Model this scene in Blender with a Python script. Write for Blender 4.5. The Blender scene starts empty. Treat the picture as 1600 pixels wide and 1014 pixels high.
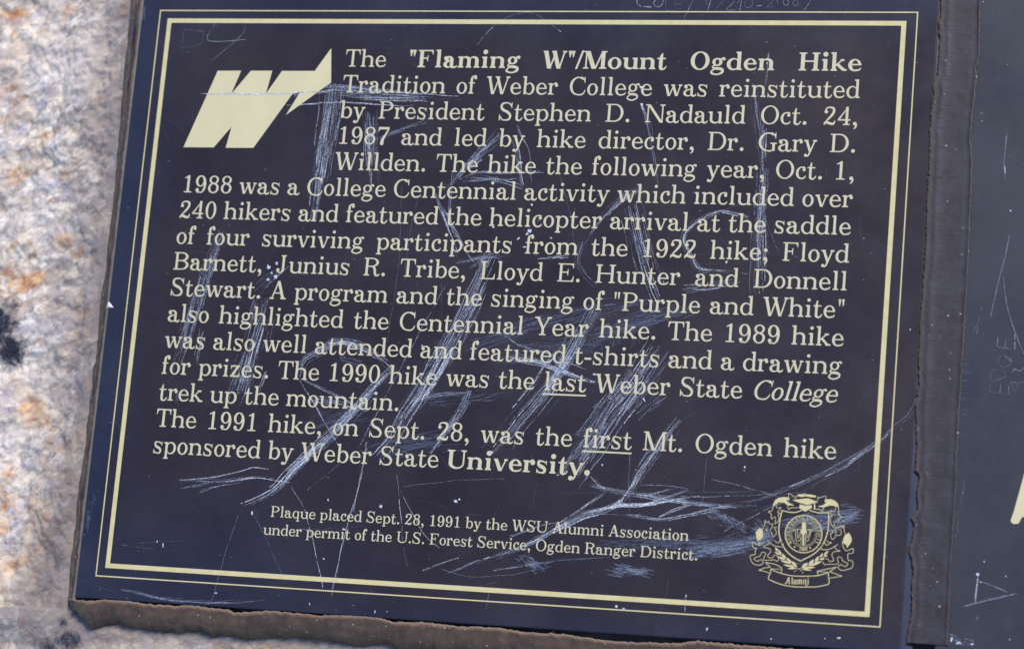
import bpy, math, random
import numpy as np
from mathutils import Vector, Matrix, noise
from mathutils.geometry import delaunay_2d_cdt

random.seed(7)
SC = bpy.context.scene
COL = SC.collection

# ================================================================ camera, sky, sun, exposure
cam_data = bpy.data.cameras.new('camera')
cam = bpy.data.objects.new('camera', cam_data); COL.objects.link(cam)
cam.matrix_world = Matrix(((0.9612155, -0.0343755, 0.2736477, 0.3730109),
                           (0.0862270, 0.9799197, -0.1797839, -0.2519090),
                           (-0.2619726, 0.1964069, 0.9448781, 1.2596959),
                           (0, 0, 0, 1)))
cam_data.sensor_width = 36.0
cam_data.lens = 36.0*4186.45/1600.0
cam_data.clip_start = 0.05; cam_data.clip_end = 200.0
cam_data.dof.use_dof = True
cam_data.dof.focus_distance = 1.335
cam_data.dof.aperture_fstop = 8.0
SC.camera = cam

SUN_EL, SUN_AZ = math.radians(52), math.radians(62)      # azimuth from +X towards +Y
world = bpy.data.worlds.new('World'); SC.world = world; world.use_nodes = True
wn = world.node_tree
bg = wn.nodes['Background']
sky = wn.nodes.new('ShaderNodeTexSky'); sky.sky_type = 'NISHITA'; sky.sun_disc = False
sky.sun_elevation = SUN_EL; sky.sun_rotation = math.pi/2-SUN_AZ
sky.altitude = 2700
wn.links.new(sky.outputs['Color'], bg.inputs['Color'])
bg.inputs['Strength'].default_value = 0.11
sun_data = bpy.data.lights.new('sun', 'SUN'); sun = bpy.data.objects.new('sun', sun_data); COL.objects.link(sun)
sun_data.energy = 2.2; sun_data.angle = math.radians(16); sun_data.color = (1, .93, .84)
sun.rotation_euler = Vector((-math.cos(SUN_EL)*math.cos(SUN_AZ), -math.cos(SUN_EL)*math.sin(SUN_AZ), -math.sin(SUN_EL))).to_track_quat('-Z', 'Y').to_euler()
SC.view_settings.view_transform = 'Standard'; SC.view_settings.look = 'None'
SC.view_settings.gamma = 1.0; SC.view_settings.exposure = 0.95; SC.view_settings.use_curve_mapping = False

# ================================================================ plate frame: u right, v down, in mm from the thin border's top-left corner; surface z = 0
def W(u, v, z=0.0): return ((u-200.0)/1000.0, (150.0-v)/1000.0, z/1000.0)
HI = np.linalg.inv(np.array([[1072.40707, -106.700024, 251.0], [1.45756023, 847.837855, 17.0], [-0.0771219886, -0.0380001611, 1.0]]))
def pm(x, y):
    """a spot surveyed on the photo -> mm on the plate"""
    a = HI @ np.array([x, y, 1.0]); return a[0]/a[2]*400.0, a[1]/a[2]*300.0

# ================================================================ node helpers and materials
def mat(name):
    m = bpy.data.materials.new(name); m.use_nodes = True
    nt = m.node_tree; return m, nt, nt.nodes['Principled BSDF']
def N(nt, t, **kw):
    n = nt.nodes.new(t)
    for k, v in kw.items():
        if k in n.inputs: n.inputs[k].default_value = v
        else: setattr(n, k, v)
    return n
def L(nt, a, b): nt.links.new(a, b)
def ramp(nt, fac, stops):
    r = nt.nodes.new('ShaderNodeValToRGB'); e = r.color_ramp.elements
    while len(e) < len(stops): e.new(0.5)
    for i, (p, c) in enumerate(stops):
        e[i].position = p; e[i].color = (c, c, c, 1) if isinstance(c, (int, float)) else (*c, 1)
    nt.links.new(fac, r.inputs[0]); return r.outputs[0]
def mix(nt, f, a, b, mode='MIX'):
    m = nt.nodes.new('ShaderNodeMix'); m.data_type = 'RGBA'; m.blend_type = mode
    for s, v in ((0, f), (6, a), (7, b)):
        if hasattr(v, 'links'): nt.links.new(v, m.inputs[s])
        else: m.inputs[s].default_value = v if s == 0 else (*v, 1)
    return m.outputs[2]
def tex(nt, scale, detail=4, rough=.55, coord=None, kind='ShaderNodeTexNoise', stretch=None, dist=0):
    c = coord or nt.nodes.new('ShaderNodeTexCoord').outputs['Object']
    if stretch:
        mp = nt.nodes.new('ShaderNodeMapping'); mp.inputs['Scale'].default_value = stretch; nt.links.new(c, mp.inputs[0]); c = mp.outputs[0]
    n = nt.nodes.new(kind); nt.links.new(c, n.inputs['Vector']); n.inputs['Scale'].default_value = scale
    if kind == 'ShaderNodeTexNoise':
        n.inputs['Detail'].default_value = detail; n.inputs['Roughness'].default_value = rough; n.inputs['Distortion'].default_value = dist
    return n
def bump(nt, b, h, strength, dist=.001):
    n = nt.nodes.new('ShaderNodeBump'); n.inputs['Strength'].default_value = strength; n.inputs['Distance'].default_value = dist
    nt.links.new(h, n.inputs['Height']); nt.links.new(n.outputs[0], b.inputs['Normal'])

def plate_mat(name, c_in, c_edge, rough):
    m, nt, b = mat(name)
    at = N(nt, 'ShaderNodeAttribute', attribute_name='edge_tint')
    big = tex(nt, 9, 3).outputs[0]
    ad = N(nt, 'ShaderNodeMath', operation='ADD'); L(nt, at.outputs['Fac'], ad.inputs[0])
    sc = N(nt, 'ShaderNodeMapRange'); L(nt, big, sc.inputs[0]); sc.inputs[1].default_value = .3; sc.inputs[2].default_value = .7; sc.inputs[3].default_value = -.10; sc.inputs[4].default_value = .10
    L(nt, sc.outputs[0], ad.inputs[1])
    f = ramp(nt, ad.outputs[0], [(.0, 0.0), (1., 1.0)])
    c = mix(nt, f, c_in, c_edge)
    weave = tex(nt, 900, 2, .6, stretch=(.12, 1, 1)).outputs[0]
    weave2 = tex(nt, 900, 2, .6, stretch=(1, .15, 1)).outputs[0]
    wv = mix(nt, .5, weave, weave2)
    c = mix(nt, 1.0, c, ramp(nt, wv, [(.3, .86), (.7, 1.14)]), 'MULTIPLY')
    dust = ramp(nt, tex(nt, 1600, 2, .7).outputs[0], [(.70, 0), (.80, 1)])
    haze = ramp(nt, tex(nt, 24, 5, .6).outputs[0], [(.40, .0), (.75, .08)])
    c = mix(nt, haze, c, (.10, .105, .15))
    c = mix(nt, dust, c, (.09, .09, .13))
    L(nt, c, b.inputs['Base Color'])
    r = ramp(nt, tex(nt, 14, 6, .7).outputs[0], [(.3, rough-.10), (.7, rough+.14)])
    L(nt, r, b.inputs['Roughness'])
    b.inputs['Specular IOR Level'].default_value = .36
    bump(nt, b, wv, .05, .0002)
    return m

def paint_mat(name, c1, c2, sc=260):
    m, nt, b = mat(name)
    n = tex(nt, sc, 4, .6).outputs[0]; c = mix(nt, ramp(nt, n, [(.35, 0), (.65, 1)]), c1, c2)
    sp = ramp(nt, tex(nt, 1500, 3, .7).outputs[0], [(.66, 0), (.78, .35)])
    c = mix(nt, sp, c, (c1[0]*.6, c1[1]*.6, c1[2]*.62))
    L(nt, c, b.inputs['Base Color']); b.inputs['Roughness'].default_value = .5; b.inputs['Specular IOR Level'].default_value = .35
    return m

def scratch_mat(name, c, rough=.42, metal=.35, lo=.12):
    m, nt, b = mat(name)
    n = tex(nt, 1500, 3, .75).outputs[0]
    L(nt, mix(nt, ramp(nt, n, [(.40, 0), (.62, 1)]), tuple(x*lo for x in c), c), b.inputs['Base Color'])
    b.inputs['Roughness'].default_value = rough; b.inputs['Metallic'].default_value = metal
    return m

M = {}
M['plate'] = plate_mat('plum_black_anodised_metal', (.0185, .0130, .0195), (.0130, .0190, .043), .34)  # second colour is the sky reflection painted near the margins
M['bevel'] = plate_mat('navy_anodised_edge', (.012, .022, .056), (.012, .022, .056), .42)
M['grey_plate'] = plate_mat('slate_anodised_metal', (.021, .024, .037), (.021, .024, .037), .42)
M['letter'] = paint_mat('cream_lettering', (.46, .43, .30), (.505, .475, .335))
M['gold'] = paint_mat('pale_gold_lines', (.475, .42, .22), (.53, .475, .27))
M['emblem'] = paint_mat('cream_emblem', (.50, .46, .285), (.53, .49, .31), 60)
M['bright'] = scratch_mat('bare_metal_gouge', (.80, .86, 1.0), .4, .2, .25)
M['scratch'] = scratch_mat('bare_metal_scratch', (.265, .31, .43), lo=.3)
M['faint'] = scratch_mat('fine_hairline_scratch', (.15, .18, .27), lo=.3)
M['chip'] = scratch_mat('chipped_bright_spot', (.60, .66, .80), .6, .1, .5)

def rubber_mat(name, c, edge, specks, mott, streak=None):
    m, nt, b = mat(name)
    a = N(nt, 'ShaderNodeAttribute', attribute_name='rim').outputs['Fac']
    n1 = tex(nt, 110, 6, .65).outputs[0]
    cc = mix(nt, ramp(nt, n1, [(.35, 0), (.7, 1)]), c, mott)
    cc = mix(nt, ramp(nt, tex(nt, 420, 4, .7).outputs[0], [(.56, 0), (.72, .55)]), cc, tuple(x*1.7 for x in mott))
    if streak:
        cc = mix(nt, ramp(nt, tex(nt, 520, 5, .7, stretch=streak, dist=.4).outputs[0], [(.48, 0), (.66, .8)]), cc, tuple(x*1.5 for x in mott))
        cc = mix(nt, ramp(nt, tex(nt, 300, 4, .7, stretch=streak).outputs[0], [(.54, 0), (.66, .8)]), cc, tuple(x*.35 for x in c))
    rn = N(nt, 'ShaderNodeMath', operation='MULTIPLY_ADD'); L(nt, a, rn.inputs[0]); rn.inputs[1].default_value = 1.25; 
    r2 = N(nt, 'ShaderNodeMapRange'); L(nt, tex(nt, 300, 4).outputs[0], r2.inputs[0]); r2.inputs[1].default_value = .3; r2.inputs[2].default_value = .7; r2.inputs[3].default_value = -.4; r2.inputs[4].default_value = .2
    L(nt, r2.outputs[0], rn.inputs[2])
    cc = mix(nt, ramp(nt, rn.outputs[0], [(.2, 0), (1, 1)]), cc, edge)
    v = tex(nt, 210, kind='ShaderNodeTexVoronoi'); v.inputs['Randomness'].default_value = 1
    sp = ramp(nt, v.outputs['Distance'], [(.06, 1), (.12, 0)])
    gate = ramp(nt, tex(nt, 60, 2).outputs[0], [(.46, 0), (.54, specks)])
    cc = mix(nt, mix(nt, 1, sp, gate, 'MULTIPLY'), cc, (.38, .33, .29))
    L(nt, cc, b.inputs['Base Color'])
    b.inputs['Roughness'].default_value = .5; b.inputs['Specular IOR Level'].default_value = .4
    bump(nt, b, mix(nt, .4, n1, tex(nt, 700, 5, .7).outputs[0]), .16, .0006)
    return m
M['strip'] = rubber_mat('grey_plum_sealant', (.016, .0135, .019), (.070, .049, .039), .9, (.031, .029, .044))
M['bead'] = rubber_mat('brown_sealant', (.052, .035, .028), (.18, .12, .085), 1.0, (.108, .071, .052))
M['left_bead'] = rubber_mat('dark_brown_sealant', (.022, .018, .020), (.17, .135, .115), .5, (.062, .048, .044), (1, .07, 1))

def rock_mat():
    m, nt, b = mat('weathered_quartzite')
    C = nt.nodes.new('ShaderNodeTexCoord').outputs['Object']
    st = (1, 1.25, 1)
    mp = nt.nodes.new('ShaderNodeMapping'); mp.inputs['Rotation'].default_value = (0, 0, -.55); L(nt, C, mp.inputs[0])
    mq = nt.nodes.new('ShaderNodeMapping'); mq.inputs['Scale'].default_value = (.72, 1.15, 1); L(nt, mp.outputs[0], mq.inputs[0])
    Q = mq.outputs[0]
    n1 = tex(nt, 22, 6, .60, Q, dist=.5).outputs[0]
    n2 = tex(nt, 48, 8, .68, Q, dist=.6).outputs[0]
    n3 = tex(nt, 130, 8, .70, Q, dist=.5).outputs[0]
    base = mix(nt, ramp(nt, n1, [(.40, 0), (.60, 1)]), (.385, .33, .32), (.57, .475, .39))
    base = mix(nt, ramp(nt, n2, [(.47, 0), (.58, .85)]), base, (.53, .505, .56))
    base = mix(nt, ramp(nt, tex(nt, 60, 8, .70, Q, dist=.7).outputs[0], [(.50, 0), (.59, .9)]), base, (.78, .70, .585))
    base = mix(nt, ramp(nt, n3, [(.50, 0), (.62, .7)]), base, (.285, .24, .235))
    base = mix(nt, ramp(nt, tex(nt, 105, 8, .72, Q, dist=.6).outputs[0], [(.53, 0), (.60, .9)]), base, (.78, .725, .68))
    base = mix(nt, ramp(nt, tex(nt, 380, 5, .72, C, dist=.4).outputs[0], [(.54, 0), (.66, .5)]), base, (.72, .69, .67))
    base = mix(nt, ramp(nt, tex(nt, 330, 5, .72, Q, dist=.4).outputs[0], [(.57, 0), (.68, .6)]), base, (.20, .17, .165))
    o1 = ramp(nt, tex(nt, 21, 8, .72, Q, dist=1.0).outputs[0], [(.48, 0), (.57, 1)])
    o2 = ramp(nt, tex(nt, 100, 7, .70, Q, dist=.8).outputs[0], [(.45, 0), (.57, 1)])
    of = mix(nt, 1, o1, o2, 'MULTIPLY')
    oc = mix(nt, ramp(nt, tex(nt, 120, 6, .7, Q).outputs[0], [(.46, 0), (.57, 1)]), (.66, .43, .23), (.46, .20, .085))
    base = mix(nt, mix(nt, .22, of, (0, 0, 0)), base, oc)
    ru = N(nt, 'ShaderNodeAttribute', attribute_name='rust').outputs['Fac']
    ra = N(nt, 'ShaderNodeMath', operation='MULTIPLY'); L(nt, ru, ra.inputs[0]); L(nt, ramp(nt, tex(nt, 70, 8, .74, Q, dist=.6).outputs[0], [(.40, 0), (.60, 1)]), ra.inputs[1])
    base = mix(nt, ramp(nt, ra.outputs[0], [(.12, 0), (.62, .9)]), base, oc)
    pl = N(nt, 'ShaderNodeAttribute', attribute_name='pale').outputs['Fac']
    pa = N(nt, 'ShaderNodeMath', operation='MULTIPLY'); L(nt, pl, pa.inputs[0]); L(nt, ramp(nt, tex(nt, 55, 8, .72, Q, dist=.6).outputs[0], [(.36, 0), (.58, 1)]), pa.inputs[1])
    base = mix(nt, ramp(nt, pa.outputs[0], [(.1, 0), (.7, .65)]), base, (.74, .665, .60))
    rd = ramp(nt, tex(nt, 52, 7, .72, Q, dist=.8).outputs[0], [(.635, 0), (.69, .85)])
    base = mix(nt, rd, base, (.13, .055, .045))
    s = N(nt, 'ShaderNodeAttribute', attribute_name='soil_shade').outputs['Fac']
    sd = N(nt, 'ShaderNodeMath', operation='MULTIPLY'); L(nt, s, sd.inputs[0]); L(nt, ramp(nt, n2, [(.3, .55), (.65, 1)]), sd.inputs[1])
    base = mix(nt, sd.outputs[0], base, (.21, .175, .165))  # grey-brown soil together with painted soft shadow
    a = N(nt, 'ShaderNodeAttribute', attribute_name='lichen').outputs['Fac']
    ad = N(nt, 'ShaderNodeMath', operation='ADD'); L(nt, a, ad.inputs[0])
    mr = N(nt, 'ShaderNodeMapRange'); L(nt, tex(nt, 140, 8, .75, C, dist=.5).outputs[0], mr.inputs[0]); mr.inputs[1].default_value = .3; mr.inputs[2].default_value = .7; mr.inputs[3].default_value = -.5; mr.inputs[4].default_value = .5
    L(nt, mr.outputs[0], ad.inputs[1])
    lc = mix(nt, ramp(nt, tex(nt, 500, 3, .7, C).outputs[0], [(.5, 0), (.75, 1)]), (.022, .025, .042), (.12, .125, .17))
    base = mix(nt, ramp(nt, ad.outputs[0], [(.26, 0), (.85, 1)]), base, lc)
    L(nt, base, b.inputs['Base Color']); b.inputs['Roughness'].default_value = .85; b.inputs['Specular IOR Level'].default_value = .25
    bump(nt, b, mix(nt, .45, n2, n3), .9, .005)
    return m
M['rock'] = rock_mat()
m, nt, b = mat('mottled_white'); L(nt, mix(nt, ramp(nt, tex(nt, 900, 4).outputs[0], [(.3, 0), (.7, 1)]), (.80, .80, .80), (.9, .9, .9)), b.inputs['Base Color']); b.inputs['Roughness'].default_value = .6
M['white'] = m

# ================================================================ object helpers
def link(name, verts, faces, material, parent=None, attrs=None, smooth=False, mats=None):
    me = bpy.data.meshes.new(name); me.from_pydata(verts, [], faces); me.update()
    if attrs:
        for k, v in attrs.items():
            at = me.attributes.new(k, 'FLOAT', 'POINT'); at.data.foreach_set('value', np.asarray(v, np.float32))
    if smooth: me.polygons.foreach_set('use_smooth', [True]*len(me.polygons))
    for mm in (material if isinstance(material, (list, tuple)) else [material]): me.materials.append(mm)
    if mats: me.polygons.foreach_set('material_index', mats)
    o = bpy.data.objects.new(name, me); COL.objects.link(o)
    if parent: o.parent = parent
    return o
def tag(o, label=None, cat=None, group=None, kind=None):
    for k, v in (('label', label), ('category', cat), ('group', group), ('kind', kind)):
        if v: o[k] = v
    return o
def empty(name, label, cat, loc):
    o = bpy.data.objects.new(name, None); COL.objects.link(o); o.empty_display_size = .02
    o.location = loc; tag(o, label, cat); return o

# ---------------------------------------------------------------- lettering: a schoolbook roman drawn from strokes
WR=dict(zip("ABCDEFGHIJKLMNOPQRSTUVWXYZ",[722,722,722,778,722,667,778,833,407,556,778,667,944,815,778,667,778,722,630,667,815,722,981,704,704,611]))
WR.update(zip("abcdefghijklmnopqrstuvwxyz",[556,556,444,574,500,333,537,611,315,296,593,315,889,611,500,574,556,444,463,389,611,537,778,537,537,481]))
WR.update({c:556 for c in "0123456789"}); WR.update({',':278,'.':278,';':278,'/':278,'"':389,'-':333,' ':278})
WB=dict(zip("ABCDEFGHIJKLMNOPQRSTUVWXYZ",[759,778,778,833,759,722,833,870,444,648,815,722,981,833,833,759,833,815,667,722,833,759,981,722,722,667]))
WB.update(zip("abcdefghijklmnopqrstuvwxyz",[611,648,556,667,574,389,611,685,370,352,667,352,963,685,611,667,648,519,500,426,685,611,889,611,611,537]))
WB.update({';':287,':':287,',':287,'.':287,'/':278,'"':389,' ':287})
class Pen:
    """collects simple polygons (units: 1000 per em)"""
    def __init__(s, V, h, k=1.0):
        s.p = []; s.V = V; s.h = h; s.k = k
    def poly(s, *pts): s.p.append([(float(x), float(y)) for x, y in pts])
    def rect(s, x0, y0, x1, y1): s.poly((x0, y0), (x1, y0), (x1, y1), (x0, y1))
    def dot(s, x, y, r, ry=None, n=14):
        ry = ry or r
        s.poly(*[(x + r*math.cos(2*math.pi*i/n), y + ry*math.sin(2*math.pi*i/n)) for i in range(n)])
    def strip(s, L, R):
        for i in range(len(L)-1):
            s.poly(L[i], L[i+1], R[i+1]); s.poly(L[i], R[i+1], R[i])
    def ering(s, xl, xr, yb, yt, tl, tr, tb, tt, a0=0, a1=360, n=28):
        """ellipse box xl..xr, yb..yt with wall thickness left/right/bottom/top"""
        cx, cy, rx, ry = (xl+xr)/2, (yb+yt)/2, (xr-xl)/2, (yt-yb)/2
        il, ir, ib, it = xl+tl, xr-tr, yb+tb, yt-tt
        cx2, cy2, rx2, ry2 = (il+ir)/2, (ib+it)/2, (ir-il)/2, (it-ib)/2
        m = max(4, int(abs(a1-a0)/360*n)+1)
        A = [math.radians(a0+(a1-a0)*i/m) for i in range(m+1)]
        s.strip([(cx+rx*math.cos(a), cy+ry*math.sin(a)) for a in A],
                [(cx2+rx2*math.cos(a), cy2+ry2*math.sin(a)) for a in A])
    def line(s, pts, ws, n=6):
        """smooth stroke through pts, widths ws"""
        if isinstance(ws, (int, float)): ws = [ws]*len(pts)
        P = [pts[0]] + list(pts) + [pts[-1]]
        C = []
        for i in range(len(pts)-1):
            p0, p1, p2, p3 = P[i], P[i+1], P[i+2], P[i+3]
            for j in range(n if len(pts) > 2 else 1):
                t = j/n
                q = [0.5*((2*p1[a]) + (-p0[a]+p2[a])*t + (2*p0[a]-5*p1[a]+4*p2[a]-p3[a])*t*t + (-p0[a]+3*p1[a]-3*p2[a]+p3[a])*t**3) for a in (0, 1)]
                C.append((q[0], q[1], ws[i]+(ws[i+1]-ws[i])*t))
        C.append((pts[-1][0], pts[-1][1], ws[-1]))
        L, R = [], []
        for i, (x, y, w) in enumerate(C):
            a, b = C[max(0, i-1)], C[min(len(C)-1, i+1)]
            dx, dy = b[0]-a[0], b[1]-a[1]; d = math.hypot(dx, dy) or 1
            L.append((x-dy/d*w/2, y+dx/d*w/2)); R.append((x+dy/d*w/2, y-dx/d*w/2))
        s.strip(L, R)
    def foot(s, x0, x1, y=0, d=1, l=None, r=None, b=32):
        """bracketed slab serif under (d=1) or over (d=-1) a stem x0..x1"""
        e = 58*s.k; h = s.h
        l = x0-e if l is None else l; r = x1+e if r is None else r
        bl = min(b, x0-l) if l < x0 else 0; br = min(b, r-x1) if r > x1 else 0
        s.poly((l, y), (r, y), (r, y+d*h), (x1+br, y+d*h), (x1+br*.3, y+d*(h+b*.35)), (x1, y+d*(h+b)), (x0, y+d*(h+b)),
               (x0-bl*.3, y+d*(h+b*.35)), (x0-bl, y+d*h), (l, y+d*h))
    def flag(s, x0, x1, y, e=62):
        """left-only top serif of a lowercase stem"""
        h = s.h; e *= s.k
        s.poly((x0-e, y-h-4), (x0-e, y-4), (x1, y+2), (x1, y-h-50), (x0, y-h-50), (x0-14, y-h-14))
    def diag(s, x0, y0, x1, y1, w): s.poly((x0-w/2, y0), (x0+w/2, y0), (x1+w/2, y1), (x1-w/2, y1))
    def hs(s, x, y, e, d): s.poly((x-e, y), (x+e, y), (x+e, y+d*s.h), (x+e*.45, y+d*(s.h+22)), (x-e*.45, y+d*(s.h+22)), (x-e, y+d*s.h))

XH, CAP, ASC, DSC = 464, 722, 737, -205

def g_stem(g, x, y0, y1): g.rect(x, y0, x+g.V, y1)
def g_arch(g, x1, xr, y0=0, top=XH+12):
    """arch from a stem's right side x1 to a stem whose right edge is xr"""
    V, h = g.V, g.h
    g.ering(x1-V*.45, xr, top-330, top, V*.3, V, h, h*1.35, 0, 172)
    g.rect(xr-V, y0, xr, top-160)

def glyph(c, bold=False):
    """returns (polygons, advance)"""
    w = (WB if bold else WR)[c]
    up = c.isupper() or c.isdigit()
    V = (152 if up else 144) if bold else (100 if up else 95)
    h = (54 if bold else 47)
    g = Pen(V, h, .9 if bold else 1)
    B = V*.64                      # ball radius
    X = XH
    if c == 'o': g.ering(36, w-36, -14, X+14, V, V, h, h)
    elif c == 'e':
        g.ering(36, w-36, -14, X+14, V, V*.86, h*1.2, h, 0, 275)
        g.rect(36+V*.6, 225, w-37, 225+h)
        g.line([(w*.52, -14+h*.62), (w*.70, 12+h*.4), (w*.83, 55), (w-44, 118)], [h*1.25, h*1.3, h*1.05, h*.75])
    elif c == 'c':
        g.ering(36, w-36+V*.5, -14, X+14, V, V, h*1.2, h, 70, 275)
        g.line([(w*.56, -14+h*.62), (w*.72, 8+h*.4), (w*.84, 55), (w-34, 120)], [h*1.25, h*1.3, h*1.05, h*.75])
        g.line([(w*.58, X+14-h/2), (w*.74, X-8), (w-72, X-60)], [h, h*1.3, V*.9]); g.dot(w-42-B, X-106, B)
    elif c == 'a':
        xr = w*.735; x0 = xr-V
        g.ering(66, xr, X-300, X+14, V*.6, V, h, h, 0, 128)
        g.dot(72+B, X-112, B); g.line([(w*.25, X-22), (w*.17, X-50), (84, X-112)], [h*1.1, h*1.6, h*1.4])
        g.rect(x0, 90, xr, X-143)
        g.line([(x0+V/2, 130), (x0+V*.6, 52), (xr+22, 12), (w-46, 34), (w-14, 96)], [V, V*.95, h*1.5, h*1.15, h*.6])
        g.ering(34, x0+V*.72, -14, 268, V, V*.3, h*1.1, h*.9, 85, 330)
        g.line([(w*.27, 268-h*.45), (x0-20, 276), (x0+20, 300)], [h*.9, h*.95, h])
    elif c in 'bp':
        x0 = 84 if c == 'b' else 88
        g.ering(x0+V*.25, w-34, -14, X+14, V*.5, V, h, h*1.1)
        if c == 'b':
            g_stem(g, x0, 10, ASC-10); g.flag(x0, x0+V, ASC); g.poly((x0, 0), (x0+h*.7, 0), (x0+V, 60), (x0, 60))
        else:
            g_stem(g, x0, DSC, X-10); g.flag(x0, x0+V, X); g.foot(x0, x0+V, DSC)
    elif c in 'dq':
        xr = w-82; x0 = xr-V
        g.ering(34, xr-V*.25, -14, X+14, V, V*.5, h*1.1, h)
        if c == 'd':
            g_stem(g, x0, 0, ASC-10); g.flag(x0, xr, ASC); g.foot(x0, xr, 0, 1, x0, xr+60*g.k)
        else:
            g_stem(g, x0, DSC, X); g.foot(x0, xr, DSC); g.poly((xr, X+8), (xr-h*.6, X+8), (x0, X-70), (xr, X-70))
    elif c == 'f':
        x0 = w*.27; x1 = x0+V
        g_stem(g, x0, 0, 590); g.foot(x0, x1, 0); g.rect(x0-62, X-h, x1+92, X)
        g.ering(x0, x0+V*2.9, 430, ASC+14, V, V, h, h*1.1, 65, 180)
        g.line([(x0+V*1.5, ASC+14-h*.6), (x0+V*2.0, ASC-6), (x0+V*2.25, ASC-60)], [h*1.1, h*1.6, V*.9])
        g.dot(x0+V*2.1, ASC-86, B)
    elif c == 'g':
        cx = w*.44; rx = w*.325; t = V*.84
        g.ering(cx-rx, cx+rx, 150, X+14, t, t, h, h)
        g.line([(cx+rx*.62, X-40), (cx+rx*1.05, X+6), (w-70, X+4)], [h, h*1.05, h*1.2]); g.dot(w-26-B*.72, X-22, B*.72)
        g.line([(cx-rx*.50, 182), (cx-rx*.88, 128), (cx-rx*.70, 72), (cx-rx*.1, 54), (cx+rx*.55, 46), (cx+rx*1.10, -2), (cx+rx*1.06, -100), (cx+rx*.3, -178), (cx-rx*.4, -180), (cx-rx*1.06, -122), (cx-rx*.92, -30), (cx-rx*.42, 40)],
               [h*.85, h*1.0, h*1.3, h*2.0, h*2.0, t*.92, t*.8, h*1.15, h*1.15, t*.72, h*1.1, h*.9])
    elif c in 'hnmur':
        if c == 'u':
            x0 = 84; xr = w-78
            g_stem(g, x0, 150, X-10); g.flag(x0, x0+V, X)
            g_stem(g, xr-V, 0, X-10); g.flag(xr-V, xr, X); g.foot(xr-V, xr, 0, 1, xr-V, xr+58*g.k)
            g.ering(x0, xr-V*.55, -14, 310, V, V*.3, h*1.35, h, 180, 352)
        else:
            x0 = 84 if c != 'r' else 82; x1 = x0+V
            g_stem(g, x0, 0, (ASC if c == 'h' else X)-10); g.flag(x0, x1, ASC if c == 'h' else X)
            if c == 'm':
                d = (w-x0-78-V)/2
                g.foot(x0, x1, 0, 1, x0-58*g.k, x1+46*g.k)
                for q in (1, 2):
                    xr = x1+d*q; g_arch(g, xr-d, xr); g.foot(xr-V, xr, 0, 1, xr-V-46*g.k, xr+(58 if q == 2 else 46)*g.k)
            elif c == 'r':
                g.foot(x0, x1, 0, 1, None, x1+78)
                g.ering(x1-V*.5, w+V*.7, 90, X+14, V*.3, V, h, h*1.3, 88, 172)
                g.line([(w*.63, X+14-h*.65), (w*.76, X-4), (w*.80, X-60)], [h*1.3, h*1.6, V*.9]); g.dot(w-28-B, X-84, B*1.04)
            else:
                xr = w-80; g.foot(x0, x1); g_arch(g, x1, xr); g.foot(xr-V, xr)
    elif c in 'ijl':
        x0 = (w-V)/2+4; x1 = x0+V; T = ASC if c == 'l' else X
        g_stem(g, x0, 0, T-10); g.flag(x0, x1, T); g.foot(x0, x1)
        if c == 'i': g.dot(x0+V*.48, 655, V*.68)
    elif c == 'k':
        x0 = 84; x1 = x0+V
        g_stem(g, x0, 0, ASC-10); g.flag(x0, x1, ASC); g.foot(x0, x1)
        g.poly((x1-5, 180), (x1-5, 180+h*1.3), (w*.66, X-20), (w*.66+h*1.4, X-20)); g.hs(w*.71, X, 82*g.k, -1)
        g.diag(w-118*g.k, 15, w*.40, 275, V*1.22); g.hs(w-108*g.k, 0, 98*g.k, 1)
    elif c == 's':
        k = V*.98
        g.line([(w-86, X-90), (w*.63, X-22), (w*.46, X+14-h/2), (w*.26, X-20), (w*.22, X-112), (w*.36, X-196), (w*.62, 206), (w*.76, 120), (w*.68, 24), (w*.50, -14+h/2), (w*.30, 18), (w*.17, 92)],
               [h*.7, h*1.0, h*1.0, k*.7, k*.75, k, k, k*.75, k*.7, h, h, h*.7])
        g.poly((w-62, X+10), (w-92, X+10), (w-104, X-60), (w-70, X-152), (w-58, X-152)); g.poly((48, -8), (78, -8), (100, 62), (64, 158), (48, 158))
    elif c == 't':
        x0 = w*.25; x1 = x0+V
        g_stem(g, x0, 100, X); g.rect(26, X-h, w-62, X); g.poly((x0, X-10), (x1, X-10), (x1, 645), (x1-h*.9, 645), (x0+V*.2, 530))
        g.line([(x0+V/2, 120), (x0+V*.62, 40), (w*.62, 2), (w*.80, 36), (w-20, 130)], [V, V*.95, h*1.35, h*1.1, h*.7])
    elif c in 'vwy':
        t = h*1.05; e = 84*g.k
        if c == 'w':
            a, b, m, d, f = 92, w*.31, w*.53, w*.70, w-84
            g.diag(a+20, X-5, b, -4, V*1.06); g.diag(b+18, -4, m, X-40, t); g.diag(m-30, X-5, d, -4, V*1.06); g.diag(d+18, -4, f-10, X-5, t)
            g.hs(a+14, X, e, -1); g.hs(m-22, X, e*.95, -1); g.hs(f-14, X, e*.84, -1)
        else:
            a, b, f = 92, w*.51, w-92
            if c == 'v':
                g.diag(a+20, X-5, b, -6, V*1.06); g.diag(b+18, -6, f, X-5, t)
            else:
                g.diag(a+20, X-5, b+6, 0, V*1.06)
                g.line([(f, X-5), (b+16, 40), (w*.40, -140), (w*.27, -182)], [t, t*1.2, t*1.2, t]); g.dot(w*.20, -140, B*.98)
            g.hs(a+16, X, e, -1); g.hs(f-4, X, e*.92, -1)
    elif c == 'x':
        g.diag(110, X, w-110, 0, V*1.1); g.diag(w-110, X, 110, 0, h*1.1)
        for q in (105, w-105): g.hs(q, X, 78, -1); g.hs(q, 0, 78, 1)
    elif c == 'z':
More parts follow.
